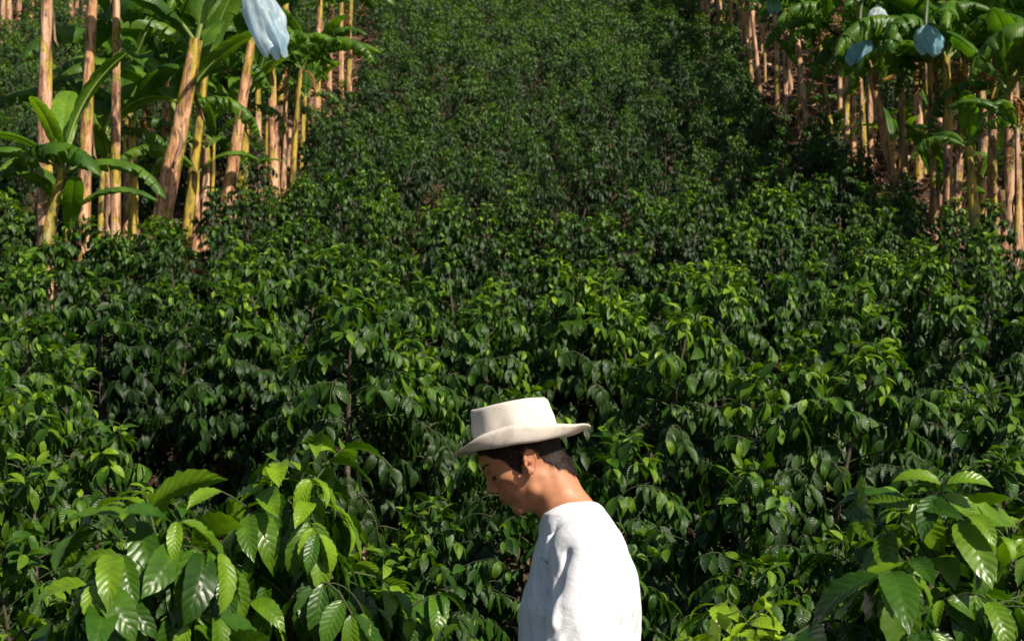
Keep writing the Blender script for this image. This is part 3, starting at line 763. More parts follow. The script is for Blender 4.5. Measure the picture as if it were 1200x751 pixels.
# right grove
right = [  # foot px, X line, height, radius, lean px, label
    (1191, 5.95, 2.3, .05, 0, 'slim banana stem with a broken leaf nearest the right edge', 'stem_pale', dict(nl=4, scale=.42)),
    (1177, 6.6, 1.25, .075, -3, 'cut banana stump with a brown foot near the right edge', 'stem_pale', dict(cut=True)),
    (1169, 6.2, 1.15, .08, -2, 'thick cut banana stump left of the one near the right edge', 'stem_pale', dict(cut=True)),
    (1160, 6.9, 3.0, .085, 8, 'banana plant leaning right behind the curved green one', 'stem_pale', dict(scale=1.0)),
    (1152, 6.05, 1.9, .10, -18, 'curved green stemmed banana plant with a spray of thin petioles', 'stem_green', dict(scale=.5)),
    (1120, 6.3, 2.9, .085, 10, 'banana plant whose stem splits away to the right in the near clump', 'stem_pale', dict(scale=.95)),
    (1112, 6.1, 3.0, .09, -4, 'shaded thick banana stem in the middle of the near right clump', 'stem', dict(scale=.95)),
    (1104, 6.5, 2.8, .07, -8, 'slim banana stem with a striped foot in the near right clump', 'stem_pale', dict(scale=.85)),
    (1095, 6.2, 2.8, .06, -5, 'bright slim banana stem at the left of the near right clump', 'stem_pale', dict(scale=.85)),
    (1061, 6.15, 2.8, .075, -5, 'straight banana stem just behind the long leaning one', 'stem_pale', dict(scale=.85)),
    (1058, 5.95, 3.9, .095, -58, 'long banana plant leaning left across the right grove', 'stem', dict(scale=1.0)),
    (1022, 6.3, 2.8, .075, -4, 'banana stem hanging a blue bag at the inner edge of the right grove', 'stem_pale', dict(scale=.9)),
    (1016, 6.1, 2.7, .07, -12, 'bright leaning banana stem under the big blue bag', 'stem_pale', dict(scale=.9)),
    (1000, 6.2, 2.6, .075, -3, 'dark striped banana stem left of the one under the big blue bag', 'stem', dict(scale=.85)),
    (991, 6.0, 2.8, .075, 0, 'bright straight banana stem of the close pair', 'stem_pale', dict(scale=.85)),
    (983, 6.6, 2.7, .075, 2, 'straight banana stem at the left of the close pair', 'stem_pale', dict(scale=.85)),
    (980, 6.0, 2.9, .05, -22, 'thin leaning banana stem beside the close pair', 'stem_green', dict(scale=.75)),
    (949, 5.9, 2.9, .085, -22, 'thick banana stem leaning left above the littered ground', 'stem_pale', dict(scale=.9)),
    (938, 6.0, 1.5, .08, -1, 'short tan banana stem at the foot of the thick leaning one', 'stem', dict(nl=4, scale=.5)),
    (921, 5.9, 2.9, .07, -3, 'bright banana stem on the right of the littered ground', 'stem_pale', dict(scale=.85)),
    (911, 6.0, 2.8, .075, -5, 'banana stem in the middle of the littered ground', 'stem_pale', dict(scale=.85)),
    (896, 6.3, 2.7, .04, -5, 'thin banana stem behind the littered ground', 'stem_pale', dict(scale=.7, nl=5)),
    (890, 5.8, 3.0, .065, -15, 'bright leaning banana stem on the left of the littered ground', 'stem_pale', dict(scale=.85)),
    (881, 6.0, 3.0, .07, -18, 'upper banana stem leaning left near the top of the right row', 'stem_pale', dict(scale=.85)),
    (872, 5.85, 2.2, .07, -7, 'short bright banana stem near the top of the right row', 'stem_pale', dict(scale=.7)),
    (868, 6.5, 2.8, .06, -3, 'slim banana stem at the back of the upper right row', 'stem_pale', dict(scale=.8)),
    (857, 6.3, 2.8, .07, -4, 'shaded banana stem high in the right row', 'stem', dict(scale=.8)),
    (829, 5.6, 2.8, .075, -3, 'second to last banana stem at the top of the right row', 'stem_pale', dict(scale=.8)),
    (823, 5.5, 2.8, .075, -2, 'last banana stem at the very top of the right row', 'stem_pale', dict(scale=.8)),
]
for (px, X, h, r, ln, lab, mt, kw) in right:
    if px < 960 and h > 2.5: h += .55; kw['scale'] = .62
    banana(px, X * 1667 / (px - 600), h, r, ln, lab, mat_=mt, **kw)
# deeper in the right grove: dense crowns
rs_ = random.Random(12)
k = 0
for y in np.arange(14.5, 50, 2.1):
    for j in range(3):
        X = RIGHT_EDGE(y) + 1.6 + j * 1.9 + rs_.uniform(-.5, .5); yy = y + rs_.uniform(-.8, .8)
        px = 600 + X / yy * 1667
        if px > 1235 and not (j == 0 and px < 1330): continue
        banana(px, yy, rs_.uniform(2.5, 3.4), rs_.uniform(.07, .11), rs_.uniform(-14, 14), 'big leaved banana plant in the crowded depth of the right grove', 'banana plants deep in the right grove', mat_='stem_pale', scale=rs_.uniform(.85, 1.1), nl=8, flaps=3, dead=3)
        k += 1
# low suckers fill the grove floor
for k in range(16):
    y = rs_.uniform(16, 33); X = RIGHT_EDGE(y) + rs_.uniform(.6, 2.2); px = 600 + X / y * 1667
    if px > 1215: continue
    banana(px, y, rs_.uniform(.5, 1.3), .045, rs_.uniform(-6, 6), 'low green banana sucker between the stems of the right grove', 'low banana suckers in the right grove', mat_='stem_green', specs=[('young', rs_.uniform(0, 360), .5, 0), ('up', rs_.uniform(0, 360), .45, 0), ('arch', rs_.uniform(0, 360), .5, .1), ('arch', rs_.uniform(0, 360), .5, .1)], flaps=0)

# ------------------------------------------------------------------ blue bags over the fruit
def bag_mat(ca=(.26, .60, .80), cb=(.58, .84, .95)):
    m, nt, out = mat('thin_blue_plastic')
    tc0 = N(nt, 'ShaderNodeTexCoord').outputs['Object']; mp = N(nt, 'ShaderNodeMapping'); mp.inputs['Scale'].default_value = (1, 1, .3); L(nt, tc0, mp.inputs[0]); tc = mp.outputs[0]
    c = ramp(nt, noise(nt, tc, 5, 3), [(.3, ca), (.7, cb)])
    p = N(nt, 'ShaderNodeBsdfPrincipled'); L(nt, c, p.inputs['Base Color']); p.inputs['Roughness'].default_value = .22
    tr = N(nt, 'ShaderNodeBsdfTranslucent'); L(nt, c, tr.inputs['Color'])
    mx = N(nt, 'ShaderNodeMixShader'); mx.inputs[0].default_value = .6; L(nt, p.outputs[0], mx.inputs[1]); L(nt, tr.outputs[0], mx.inputs[2])
    L(nt, bump(nt, noise(nt, tc, 14, 4, .6, 1.2), .7, .03), p.inputs['Normal']); L(nt, mx.outputs[0], out.inputs[0]); return m
M['bag'] = bag_mat(); M['bag_pale'] = bag_mat((.50, .74, .90), (.86, .93, .97))
M['green_fruit'] = simple('green_fruit', (.05, .09, .02), .5)
def bag(px, py_top, d, length, rad, tiltx, label, seed, full=.6):
    rs = np.random.RandomState(seed); x = (px - 600) / 1667 * d; z = (600 - py_top) / 1667 * d
    g = Geo(); n = 40; sides = 96; t = np.linspace(0, 1, n); a = np.linspace(0, 2 * np.pi, sides, endpoint=False)
    prof = np.interp(t, [0, .04, .10, .25, .55, .85, 1.0], [.10, .09, .32, .74, 1.0, .78 * full / .6, .55 * full / .6]) * rad
    tt, aa = np.meshgrid(t, a, indexing='ij')
    cr = 1 + .10 * np.sin(aa * 7 + 2.5 * np.sin(tt * 3) + seed) * (.35 + tt) + .07 * np.sin(aa * 13 + tt * 9) * tt + .16 * vnoise(np.stack([np.cos(aa) * 2.2, np.sin(aa) * 2.2, tt * 5], -1), seed) + .06 * (1 - 2 * np.abs(vnoise(np.stack([np.cos(aa) * 4.5, np.sin(aa) * 4.5, tt * 7], -1), seed + 3)))
    rr = prof[:, None] * cr
    zz = -tt * length * (1 + .07 * np.sin(aa * 3 + seed) * tt) ; flat = .62
    Pp = np.stack([np.cos(aa) * rr + tiltx * tt * length, np.sin(aa) * rr * flat, zz], -1).reshape(-1, 3)
    i = np.arange(n - 1)[:, None] * sides; j = np.arange(sides)[None]; k = (j + 1) % sides
    g.add(Pp, np.stack([i + j, i + k, i + sides + k, i + sides + j], -1).reshape(-1, 4))
    r = empty('fruit_bag', (x, d, z)); tag(r, label, 'plastic bag', 'blue bags tied over the banana bunches')
    obj('plastic_film', g.mesh('bag_film', [M['bag_pale' if 'pale' in label else 'bag']]), r)
    g = Geo(); tube_add(g, [(0, 0, .02), (0, 0, -.06)], .018, 8); obj('tie', g.mesh('tie', [M['rib']]), r)
    g = Geo(); tube_add(g, [(.3, 1.3, .75), (.2, .6, .62), (.05, .1, .4), (0, 0, .0), (.5 * tiltx * length, 0, -.5 * length)], [.035, .03, .028, .026, .02], 8, mi=0)
    for q in range(4):                         # hands of fruit inside the film
        for w_ in range(9):
            b = w_ / 9 * 6.28; c = np.array([tiltx * length * (.25 + .12 * q), 0, -length * (.22 + .12 * q)]); o = np.array([math.cos(b), math.sin(b) * flat, 0])
            tube_add(g, [c + o * rad * .15, c + o * rad * .3 + [0, 0, -.01], c + o * rad * .38 + [0, 0, .05], c + o * rad * .36 + [0, 0, .08]], [.010, .015, .014, .006], 6, mi=0)
    obj('fruit_bunch', g.mesh('fruit_bunch', [M['green_fruit']]), r)
bag(288, -36, 15.6, .92, .205, .36, 'large pale blue bag hanging at the top of the left banana grove', 3)
bag(1007, 33, 20.6, .52, .20, .0, 'full round blue bag at the inner edge of the right banana grove', 5)
bag(1028, 6, 20.2, .30, .13, .1, 'small pale blue bag half hidden behind leaves above the full round one', 8)
bag(1085, 27, 19.4, .42, .19, .18, 'dark blue crumpled bag under big leaves deeper in the right grove', 11)
bag(906, -4, 26, .3, .13, 0, 'tiny blue bag at the top edge over the littered ground', 14)
# ------------------------------------------------------------------ the man
import openvdb
MD = 3.33                                   # his distance from the camera
def pw(px, py, y=0.0): return np.array([(px - 600) / 500., y, (600 - py) / 500.])   # metres round his own origin (eye height)
def smin(a, b, k):
    h = np.clip(.5 + .5 * (b - a) / k, 0, 1); return b * (1 - h) + a * h - k * h * (1 - h)
def smax(a, b, k): return -smin(-a, -b, k)
def ell(P, c, r, Rm=None):
    q = P - np.asarray(c)
    if Rm is not None: q = q @ Rm
    r = np.asarray(r, float); k0 = np.sqrt(((q / r) ** 2).sum(-1)); k1 = np.sqrt(((q / (r * r)) ** 2).sum(-1)) + 1e-9
    return k0 * (k0 - 1) / k1
def caps(P, a, b, ra, rb):
    a = np.asarray(a, float); b = np.asarray(b, float); ba = b - a
    h = np.clip(((P - a) @ ba) / (ba @ ba), 0, 1)
    return np.sqrt(((P - a - h[..., None] * ba) ** 2).sum(-1)) - (ra + (rb - ra) * h)
def grid(lo, hi, h):
    ax = [np.arange(l, u, h) for l, u in zip(lo, hi)]
    return np.stack(np.meshgrid(*ax, indexing='ij'), -1), ax
def march(D, lo, h):
    g = openvdb.FloatGrid(background=float(h * 3)); g.copyFromArray(np.clip(D, -h * 3, h * 3).astype(np.float32))
    p, t, q = g.convertToPolygons(isovalue=0.0, adaptivity=0.0)
    V = p * h + np.asarray(lo)
    return V, q[:, ::-1].copy()
def band_march(fn, lo, hi, h):
    """fill a coarse grid first, then only the cells near the surface finely"""
    n = [int(math.ceil((u - l) / h / 4)) for l, u in zip(lo, hi)]
    cx = [l + (np.arange(k) * 4 + 1.5) * h for l, k in zip(lo, n)]
    C = np.stack(np.meshgrid(*cx, indexing='ij'), -1)
    dc = fn(C.reshape(-1, 3)).reshape(n)
    D = np.repeat(np.repeat(np.repeat(dc, 4, 0), 4, 1), 4, 2).astype(np.float32)
    near = np.argwhere(np.abs(dc) < h * 9 + .006)
    o = np.stack(np.meshgrid(*[np.arange(4)] * 3, indexing='ij'), -1).reshape(-1, 3)
    for c0 in range(0, len(near), 8000):
        ii = (near[c0:c0 + 8000, None] * 4 + o[None]).reshape(-1, 3)
        D[ii[:, 0], ii[:, 1], ii[:, 2]] = fn(np.asarray(lo) + ii * h)
    return march(D, lo, h)
def sdf_normals(fn, V, e=.0012):
    n = np.stack([fn(V + np.eye(3)[k] * e) - fn(V - np.eye(3)[k] * e) for k in range(3)], -1)
    return n / (np.linalg.norm(n, axis=1)[:, None] + 1e-9)

# head frame: f forward, s sideways (camera side negative y), u up; centimetres from the ear canal
HE = pw(620, 545); TH = R(33)
Hf = np.array([-math.cos(TH), 0, -math.sin(TH)]); Hu = np.array([-math.sin(TH), 0, math.cos(TH)]); Hs = np.array([0, 1., 0])
HM = np.stack([Hf, Hs, Hu], 1)              # columns
def hl(P): return ((P - HE) @ HM) * 100.0
def hw(q): return HE + (np.asarray(q, float) / 100.0) @ HM.T
def rot(ax, a): return np.array(Matrix.Rotation(a, 3, ax))
def rseg(Q, a, b, ra, rb): return caps(Q, a, b, ra, rb)
def head_sdf(P):
    Q = hl(P); S = Q.copy(); S[..., 1] = np.abs(S[..., 1])
    d = ell(S, (0.2, 0, 4.9), (9.5, 7.5, 7.8))                                 # cranium
    d = smin(d, ell(S, (4.6, 0, 4.4), (5.0, 6.2, 5.4)), 1.2)                   # forehead
    d = smin(d, ell(S, (3.9, 0, -1.0), (5.3, 5.6, 7.2)), 1.6)                  # face block
    d = smin(d, ell(S, (5.6, 4.3, .3), (2.5, 1.9, 1.9)), 1.5)                  # cheekbone
    d = smin(d, rseg(S, (0.9, 5.0, -2.6), (2.1, 4.7, -5.2), 1.05, 1.0), 2.2)   # jaw angle
    d = smin(d, rseg(S, (2.2, 4.7, -5.4), (7.4, 1.2, -7.3), 1.05, 1.3), 1.9)    # jaw line
    d = smin(d, ell(S, (7.35, 0, -6.9), (1.6, 1.9, 1.5)), 1.2)                 # chin
    d = smin(d, rseg(S, (8.6, .8, 4.9), (7.7, 3.9, 4.7), .75, .7), .9)         # brow ridge
    d = smin(d, ell(S, (7.9, 0, -2.9), (1.75, 2.5, 2.6)), 1.1)                 # muzzle
    d = smax(d, -ell(S, (10.45, 3.5, 2.7), (2.1, 1.75, 1.35)), .9)                # eye socket
    d = smax(d, -ell(S, (8.3, 5.6, -3.2), (2.4, 1.2, 2.8)), 1.6)               # hollow of the cheek
    d = smin(d, ell(S, (7.35, 3.15, 2.75), (1.42, 1.5, 1.28)), .28)            # lid over the eyeball
    # nose
    d = smin(d, rseg(S, (8.6, 0, 3.8), (10.5, 0, .3), .72, .85), .9)
    d = smin(d, ell(S, (9.0, 0, .9), (1.3, 1.45, 2.2)), .6)
    d = smin(d, ell(S, (10.8, 0, -.1), (.95, .85, .85)), .5)
    d = smin(d, ell(S, (9.75, 1.1, -.6), (1.0, .62, .72)), .45)
    d = smax(d, -ell(S, (10.2, .55, -1.4), (.45, .28, .35)), .2)
    # lips
    d = smin(d, rseg(S, (9.7, 0, -3.2), (8.6, 2.1, -3.7), .62, .3), .35)
    d = smin(d, rseg(S, (9.35, 0, -4.45), (8.5, 1.8, -4.1), .66, .3), .35)
    d = smax(d, -rseg(S, (10.35, 0, -3.85), (8.9, 2.3, -3.95), .16, .12), .22)
    d = smax(d, -ell(S, (9.9, 0, -5.45), (.75, 1.6, .55)), .6)
    # neck (in his own metric frame) and collar bones region
    d = d / 100.0
    n1, n2 = pw(642, 552), pw(668, 612)
    Pn = P.copy(); Pn[..., 1] = Pn[..., 1] * 1.02
    nk = caps(Pn, n1, n2, .0545, .061)
    d = smin(d, nk, .028)
    d = smin(d, caps(P, pw(618, 589), pw(640, 594), .016, .020), .015)
    d = smin(d, caps(P, pw(636, 578), pw(663, 612), .026, .030), .018)          # throat
    Pa = P.copy(); Pa[..., 1] = np.abs(Pa[..., 1])
    d = smin(d, caps(Pa, pw(634, 560, .045), pw(654, 606, .022), .010, .010), .02)   # neck muscle
    d = smin(d, caps(Pa, pw(676, 602, .02), pw(692, 628, .12), .042, .035), .03)      # shoulders
    # ears
    A = P.copy(); A[..., 1] = np.abs(A[..., 1])
    top, low = pw(617.2, 529, .084), pw(622.5, 555.5, .076)
    up = (top - low); Lh = np.linalg.norm(up); up /= Lh
    out = np.array([.36, 0.93, 0.05]); out -= up * (out @ up); out /= np.linalg.norm(out)    # plate normal, opens outward
    bk = np.cross(up, out); bk = bk * np.sign(bk[0]) ; bk /= np.linalg.norm(bk)
    c = (top + low) / 2 + np.array([.0015, .0, 0])
    E_ = np.stack([(A - c) @ bk, (A - c) @ out, (A - c) @ up], -1) * 100
    eb, eo, eu = E_[..., 0], E_[..., 1], E_[..., 2]
    wdt = 1.62 - .22 * np.clip(-eu / 2.8, -1, 1) - .25 * np.clip(-eu / 2.8, 0, 1)
    rr = np.sqrt((eb / wdt) ** 2 + (eu / 2.85) ** 2)
    plate = np.sqrt(np.clip((rr - .82) * 1.7, 0, 9) ** 2 + eo ** 2) - .24
    hel = np.sqrt(((rr - .86) * 1.75) ** 2 + (eo - .22) ** 2) - .30
    hel = np.where((eb < -.2) & (eu < .6), hel + .5 * np.clip(.6 - eu, 0, 1), hel)
    ear = smin(plate, hel, .18)
    anti = np.sqrt(((np.sqrt(((eb + .15) / (wdt * .62)) ** 2 + ((eu + .25) / 1.9) ** 2) - .9) * 1.1) ** 2 + (eo - .1) ** 2) - .2
    anti = np.where(eb > -.4, anti, anti + 1)
    ear = smin(ear, anti, .2)
    ear = smax(ear, -ell(E_, (-.45, .45, -.35), (.62, .75, .85)), .2)
    ear = smin(ear, ell(E_, (-1.25, .12, -.45), (.42, .35, .55)), .25)     # tragus
    ear = smin(ear, ell(E_, (-.35, 0.0, -2.3), (.72, .34, .66)), .3)      # lobe
    ear = smin(ear, caps(E_, np.array([-.9, -.9, .3]), np.array([-.2, -.2, .1]), .9, .5), .4)
    return smin(d, ear / 100.0, .003)

def skin_mat():
    m, nt, out = mat('skin')
    at = N(nt, 'ShaderNodeAttribute', attribute_name='luv'); sep = N(nt, 'ShaderNodeSeparateXYZ'); L(nt, at.outputs['Vector'], sep.inputs[0])
    tc = N(nt, 'ShaderNodeTexCoord').outputs['Object']
    c = ramp(nt, noise(nt, tc, 30, 4, .6), [(.3, (.45, .19, .095)), (.7, (.57, .26, .145))])
    c = mix(nt, math_(nt, 'MULTIPLY', ramp(nt, noise(nt, tc, 150, 2), [(.66, (0, 0, 0)), (.74, (1, 1, 1))]), .25), c, (.25, .10, .05))
    c = mix(nt, sep.outputs[0], c, (.42, .10, .075))       # lips, ear rim, nose: redder
    c = mix(nt, sep.outputs[1], c, (.035, .02, .015))      # stubble, lash line, painted shade of the lid fold
    p = N(nt, 'ShaderNodeBsdfPrincipled'); L(nt, c, p.inputs['Base Color']); p.inputs['Roughness'].default_value = .48
    p.inputs['Subsurface Weight'].default_value = .18; p.inputs['Subsurface Radius'].default_value = (.012, .004, .002); p.inputs['Subsurface Scale'].default_value = 1.0
    p.inputs['Specular IOR Level'].default_value = .4
    L(nt, bump(nt, noise(nt, tc, 420, 3), .25, .0006), p.inputs['Normal']); L(nt, p.outputs[0], out.inputs[0]); return m
M['skin'] = skin_mat()
M['hair'] = simple('dark_brown_hair', (.014, .009, .007), .6, .25, 300, .6, .001, vary=(.03, .018, .012), vscale=90)
def cloth_mat(name, col, weave=900, rough=.85):
    m, nt, out = mat(name)
    tc = N(nt, 'ShaderNodeTexCoord').outputs['Object']
    p = N(nt, 'ShaderNodeBsdfPrincipled'); p.inputs['Roughness'].default_value = rough; p.inputs['Specular IOR Level'].default_value = .2
    n1 = noise(nt, tc, 14, 5, .6)
    L(nt, ramp(nt, n1, [(.3, tuple(v * .93 for v in col)), (.7, col)]), p.inputs['Base Color'])
    p.inputs['Sheen Weight'].default_value = .15
    h = math_(nt, 'ADD', noise(nt, tc, weave, 2), math_(nt, 'MULTIPLY', noise(nt, tc, 30, 4, .6, 1.2), 5))
    L(nt, bump(nt, h, .4, .0018), p.inputs['Normal']); L(nt, p.outputs[0], out.inputs[0]); return m
M['shirt'] = cloth_mat('white_cotton', (.82, .83, .88))
M['trousers'] = cloth_mat('dark_cotton', (.05, .055, .075))
def hat_mat():
    m, nt, out = mat('ivory_canvas')
    tc = N(nt, 'ShaderNodeTexCoord').outputs['Object']
    n1 = noise(nt, tc, 14, 6, .65, .6); n2 = noise(nt, tc, 700, 2)
    c = ramp(nt, n1, [(.30, (.50, .41, .35)), (.42, (.66, .59, .53)), (.55, (.74, .67, .59))])
    p = N(nt, 'ShaderNodeBsdfPrincipled'); L(nt, c, p.inputs['Base Color']); p.inputs['Roughness'].default_value = .75; p.inputs['Specular IOR Level'].default_value = .25
    h = math_(nt, 'ADD', math_(nt, 'MULTIPLY', n2, .5), math_(nt, 'MULTIPLY', noise(nt, tc, 22, 4, .6, .8), 1.6))
    L(nt, bump(nt, h, .35, .0016), p.inputs['Normal']); L(nt, p.outputs[0], out.inputs[0]); return m
M['hat'] = hat_mat()
M['black'] = simple('black_ribbon', (.02, .016, .014), .6)
M['thread'] = simple('dark_thread', (.14, .14, .19), .7)
M['leather'] = simple('brown_leather', (.09, .045, .022), .5, .4, 60, .4, .002)

man = empty('person', (0, MD, 0))
tag(man, 'man in profile in a loose white shirt and ivory hat, looking down', 'person')

# body: fine head and neck, coarser body below the collar, one mesh
lo, hi = (-.115, -.115, -.075), (.235, .12, .275)
V, Fq = band_march(head_sdf, lo, hi, .0016)
keep_z = V[:, 2] > -.068
hlq = hl(V); a_s = np.abs(hlq[:, 1])
lip = np.exp(-(((hlq[:, 0] - 9.4) / 1.3) ** 2 + (a_s / 2.0) ** 2 + ((hlq[:, 2] + 3.8) / .95) ** 2) ** 2) * .8
nose_r = .35 * np.exp(-(((hlq[:, 0] - 11) / 1.5) ** 2 + (a_s / 1.6) ** 2 + ((hlq[:, 2] - .2) / 1.3) ** 2))
ear_r = .28 * (np.exp(-(((hlq[:, 0] + .2) / 3) ** 2 + ((hlq[:, 2] - .2) / 3.2) ** 2)) * (a_s > 7.4))
# dark lash line, shade painted into the lid fold, light shadow of a beard
lid = .85 * np.exp(-(((hlq[:, 2] - 1.95) / .28) ** 2)) * np.exp(-((a_s - 3.3) / 1.35) ** 4) * (hlq[:, 0] > 6.4)
crease = .35 * np.exp(-(((hlq[:, 2] - 3.75) / .22) ** 2)) * np.exp(-((a_s - 3.3) / 1.35) ** 4) * (hlq[:, 0] > 6.4)
beard = .14 * np.exp(-(((hlq[:, 0] - 6) / 4.5) ** 2 + ((hlq[:, 2] + 6.2) / 2.6) ** 2) ** 2)
Ah = np.zeros((len(V), 3)); Ah[:, 0] = np.clip(lip + nose_r + ear_r, 0, 1); Ah[:, 1] = np.clip(lid + crease + beard, 0, 1)
HV, HF = V, Fq
gb = Geo(); gb.add(V, Fq, Ah)

def stack(P, zs, xf, xb, hw_, ex=2.4):
    """upright body of elliptic sections: front/back x and half width per height"""
    z = P[..., 2]; zs = np.asarray(zs)
    o = np.argsort(zs); zs = zs[o]; xf = np.asarray(xf)[o]; xb = np.asarray(xb)[o]; hw_ = np.asarray(hw_)[o]
    f = np.interp(z, zs, xf); b = np.interp(z, zs, xb); w = np.interp(z, zs, hw_)
    a = (b - f) / 2; cx = (b + f) / 2
    r = (np.abs((P[..., 0] - cx) / a) ** ex + np.abs(P[..., 1] / w) ** ex) ** (1 / ex)
    d = (r - 1) * np.minimum(a, w) * .8
    return np.maximum(d, np.maximum(z - zs[-1], zs[0] - z) * 1.0) if True else d
TZ = [(600 - v) / 500 for v in (583, 588, 594, 602, 612, 625, 640, 655, 672, 690, 710, 735, 755, 800, 850, 905, 950)]
TF = [(v - 600) / 500 for v in (668, 655, 647, 636.5, 634.5, 633, 629.5, 626, 621.5, 616.5, 612, 610.5, 610, 611, 615, 620, 628)]
TB = [(v - 600) / 500 for v in (690, 697, 705, 712, 719, 727, 733.5, 739, 744, 748, 749, 748, 746, 742, 738, 742, 738)]
TW = [.040, .068, .095, .125, .150, .172, .183, .188, .19, .19, .19, .188, .187, .184, .182, .19, .185]
sh, el, wr = np.array([.170, -.176, -.078]), np.array([.150, -.235, -.345]), np.array([-.045, -.205, -.47])
sh2, el2, wr2 = np.array([.165, .176, -.078]), np.array([.165, .235, -.345]), np.array([-.03, .19, -.49])
def shirt_sdf(P, folds=True):
    d = stack(P, TZ, TF, TB, TW)
    for (a, b, c) in ((sh, el, wr), (sh2, el2, wr2)):
        q = P * np.array([.85, 1, 1]); k = np.array([.85, 1, 1])
        arm = caps(q, a * k, b * k, .064, .066)
        arm = smin(arm, caps(P, b, b + (c - b) * .92, .060, .047), .02)
        d = smin(d, arm, .03)
    if folds:
        x, y, z = P[..., 0], P[..., 1], P[..., 2]
        w1 = vnoise(np.stack([x * 9, y * 9, z * 5], -1), 5)
        def ridge(q): return 1 - np.sqrt(q * q + .02)
        # drapes falling from the shoulder and pulled diagonally under the arm
        v = vnoise(np.stack([(x + .35 * z) * 26 + w1 * 1.2, y * 18, (z - .2 * x) * 5.5], -1), 9)
        v2 = vnoise(np.stack([(x - .5 * z) * 34 + w1, y * 22, (z + .5 * x) * 8], -1), 21)
        v3 = vnoise(np.stack([x * 12, y * 12, z * 34 + w1 * 2.5], -1), 31)     # cross creases at the elbow
        e = np.exp(-((z + .30) / .07) ** 2) * (np.abs(y) > .13)
        top = np.clip((-.0 - z) / .10, .15, 1)
        d = d - (.0095 * (ridge(v) - .55) + .0060 * (ridge(v2) - .5)) * top - .006 * e * (ridge(v3) - .5)
        # deliberate folds: front of the sleeve, shoulder seam, small of the back
        def fold(a, b, r, dep, wd):
            h = np.clip(((P - a) @ (b - a)) / ((b - a) @ (b - a)), 0, 1)
            q = np.sqrt(((P - a - h[..., None] * (b - a)) ** 2).sum(-1)); return dep * np.exp(-(q / wd) ** 2)
        F_ = [((652, 690, -.235), (645, 722, -.26), .009, .010), ((664, 646, -.225), (650, 700, -.235), -.014, .011),
              ((676, 640, -.24), (662, 700, -.25), .010, .012), ((640, 628, -.14), (632, 690, -.17), .006, .008),
              ((648, 622, -.15), (640, 672, -.19), -.006, .007),               ((700, 700, -.25), (712, 740, -.22), -.007, .009), ((662, 606, -.11), (650, 640, -.19), .005, .009),
              ((628, 660, -.10), (640, 740, -.17), -.006, .010), ((622, 690, -.08), (630, 751, -.14), .006, .010)]
        for a, b, dep, wd in F_:
            a = pw(*a); b = pw(*b)
            d = d - fold(a, b, 0, dep, wd)
    return d
def trunk_sdf(P):
    d = stack(P, [-.74, -.62, -.5, -.35, -.2, -.1, -.03, .0], [.06, .06, .065, .065, .075, .10, .115, .13], [.25, .255, .245, .25, .245, .22, .19, .17], [.16, .16, .14, .15, .155, .14, .11, .08]) + .014
    for (a, b, c) in ((sh, el, wr), (sh2, el2, wr2)):
        d = smin(d, caps(P, a, b, .043, .038), .03); d = smin(d, caps(P, b, c, .038, .025), .012)
    for (hip, kn, an) in legs:
        d = smin(d, caps(P, hip, kn, .082, .055), .03); d = smin(d, caps(P, kn, an, .052, .036), .015)
        d = smin(d, caps(P, an, an + np.array([-.13, 0, -.035]), .035, .025), .01)
    for (c, e, sg) in ((wr, el, -1), (wr2, el2, 1)):
        fw = (c - e) / np.linalg.norm(c - e); sdv = np.array([0, 1., 0]) * -sg; dn = np.cross(fw, sdv); dn = dn * -np.sign(dn[2]) * -1
        dn = -np.abs(dn[2]) / dn[2] * dn if dn[2] else dn
        palm = c + fw * .05
        d = smin(d, caps(P, c, c + fw * .075, .022, .026), .012)
        d = smin(d, caps(P, c + fw * .04 + dn * -.01, c + fw * .08 + dn * .02, .022, .02), .012)
        across = np.cross(fw, sdv); across /= np.linalg.norm(across)
        for k, (l, o) in enumerate(((.070, -.027), (.078, -.009), (.073, .009), (.058, .027))):
            b0 = c + fw * .085 + across * o
            b1 = b0 + (fw * .8 + sdv * .35) * l * .5; b2 = b1 + (fw * .35 + sdv * .85) * l * .5
            d = smin(d, np.minimum(caps(P, b0, b1, .0088, .0082), caps(P, b1, b2, .0082, .0068)), .003)
        t0 = c + fw * .03 - across * .022; t1 = t0 + (fw * .6 - across * .6 + sdv * .3) * .04; t2 = t1 + (fw * .8 + sdv * .4 - across * .1) * .03
        d = smin(d, np.minimum(caps(P, t0, t1, .012, .0105), caps(P, t1, t2, .0105, .008)), .006)
    return d
GZ = Gf(.1, MD)
legs = [(np.array([.155, -.095, -.70]), np.array([.10, -.10, -1.08]), np.array([.13, -.10, GZ + .09])),
        (np.array([.155, .095, -.70]), np.array([.17, .10, -1.08]), np.array([.30, .10, GZ + .09]))]
lo = (-.22, -.33, GZ - .02); h = .0048
V, Fq = band_march(trunk_sdf, lo, (.42, .33, -.03), h)
gb.add(V, Fq, np.zeros((len(V), 3)))
body = obj('body', gb.mesh('body', [M['skin']]), man)

# shirt
lo = (-.06, -.335, -.72); h = .0034
def shirt_all(P):
    D = shirt_sdf(P)
    hs = head_sdf(P)
    D = D - .0026 * np.exp(-((hs - .011) / .0055) ** 4)          # neck band
    D = smax(D, -(hs - .0030), .002)          # the neck opening keeps a little off the skin
    for (e_, w_) in ((el, wr), (el2, wr2)):      # open cuffs
        D = smax(D, -caps(P, e_ + (w_ - e_) * .80, w_ + (w_ - e_) * .3, .038, .040), .004)
    return D
V, Fq = band_march(shirt_all, lo, (.33, .335, .045), h)
gs_ = Geo(); gs_.add(V, Fq)
shirt = obj('shirt', gs_.mesh('shirt', [M['shirt']]), man)
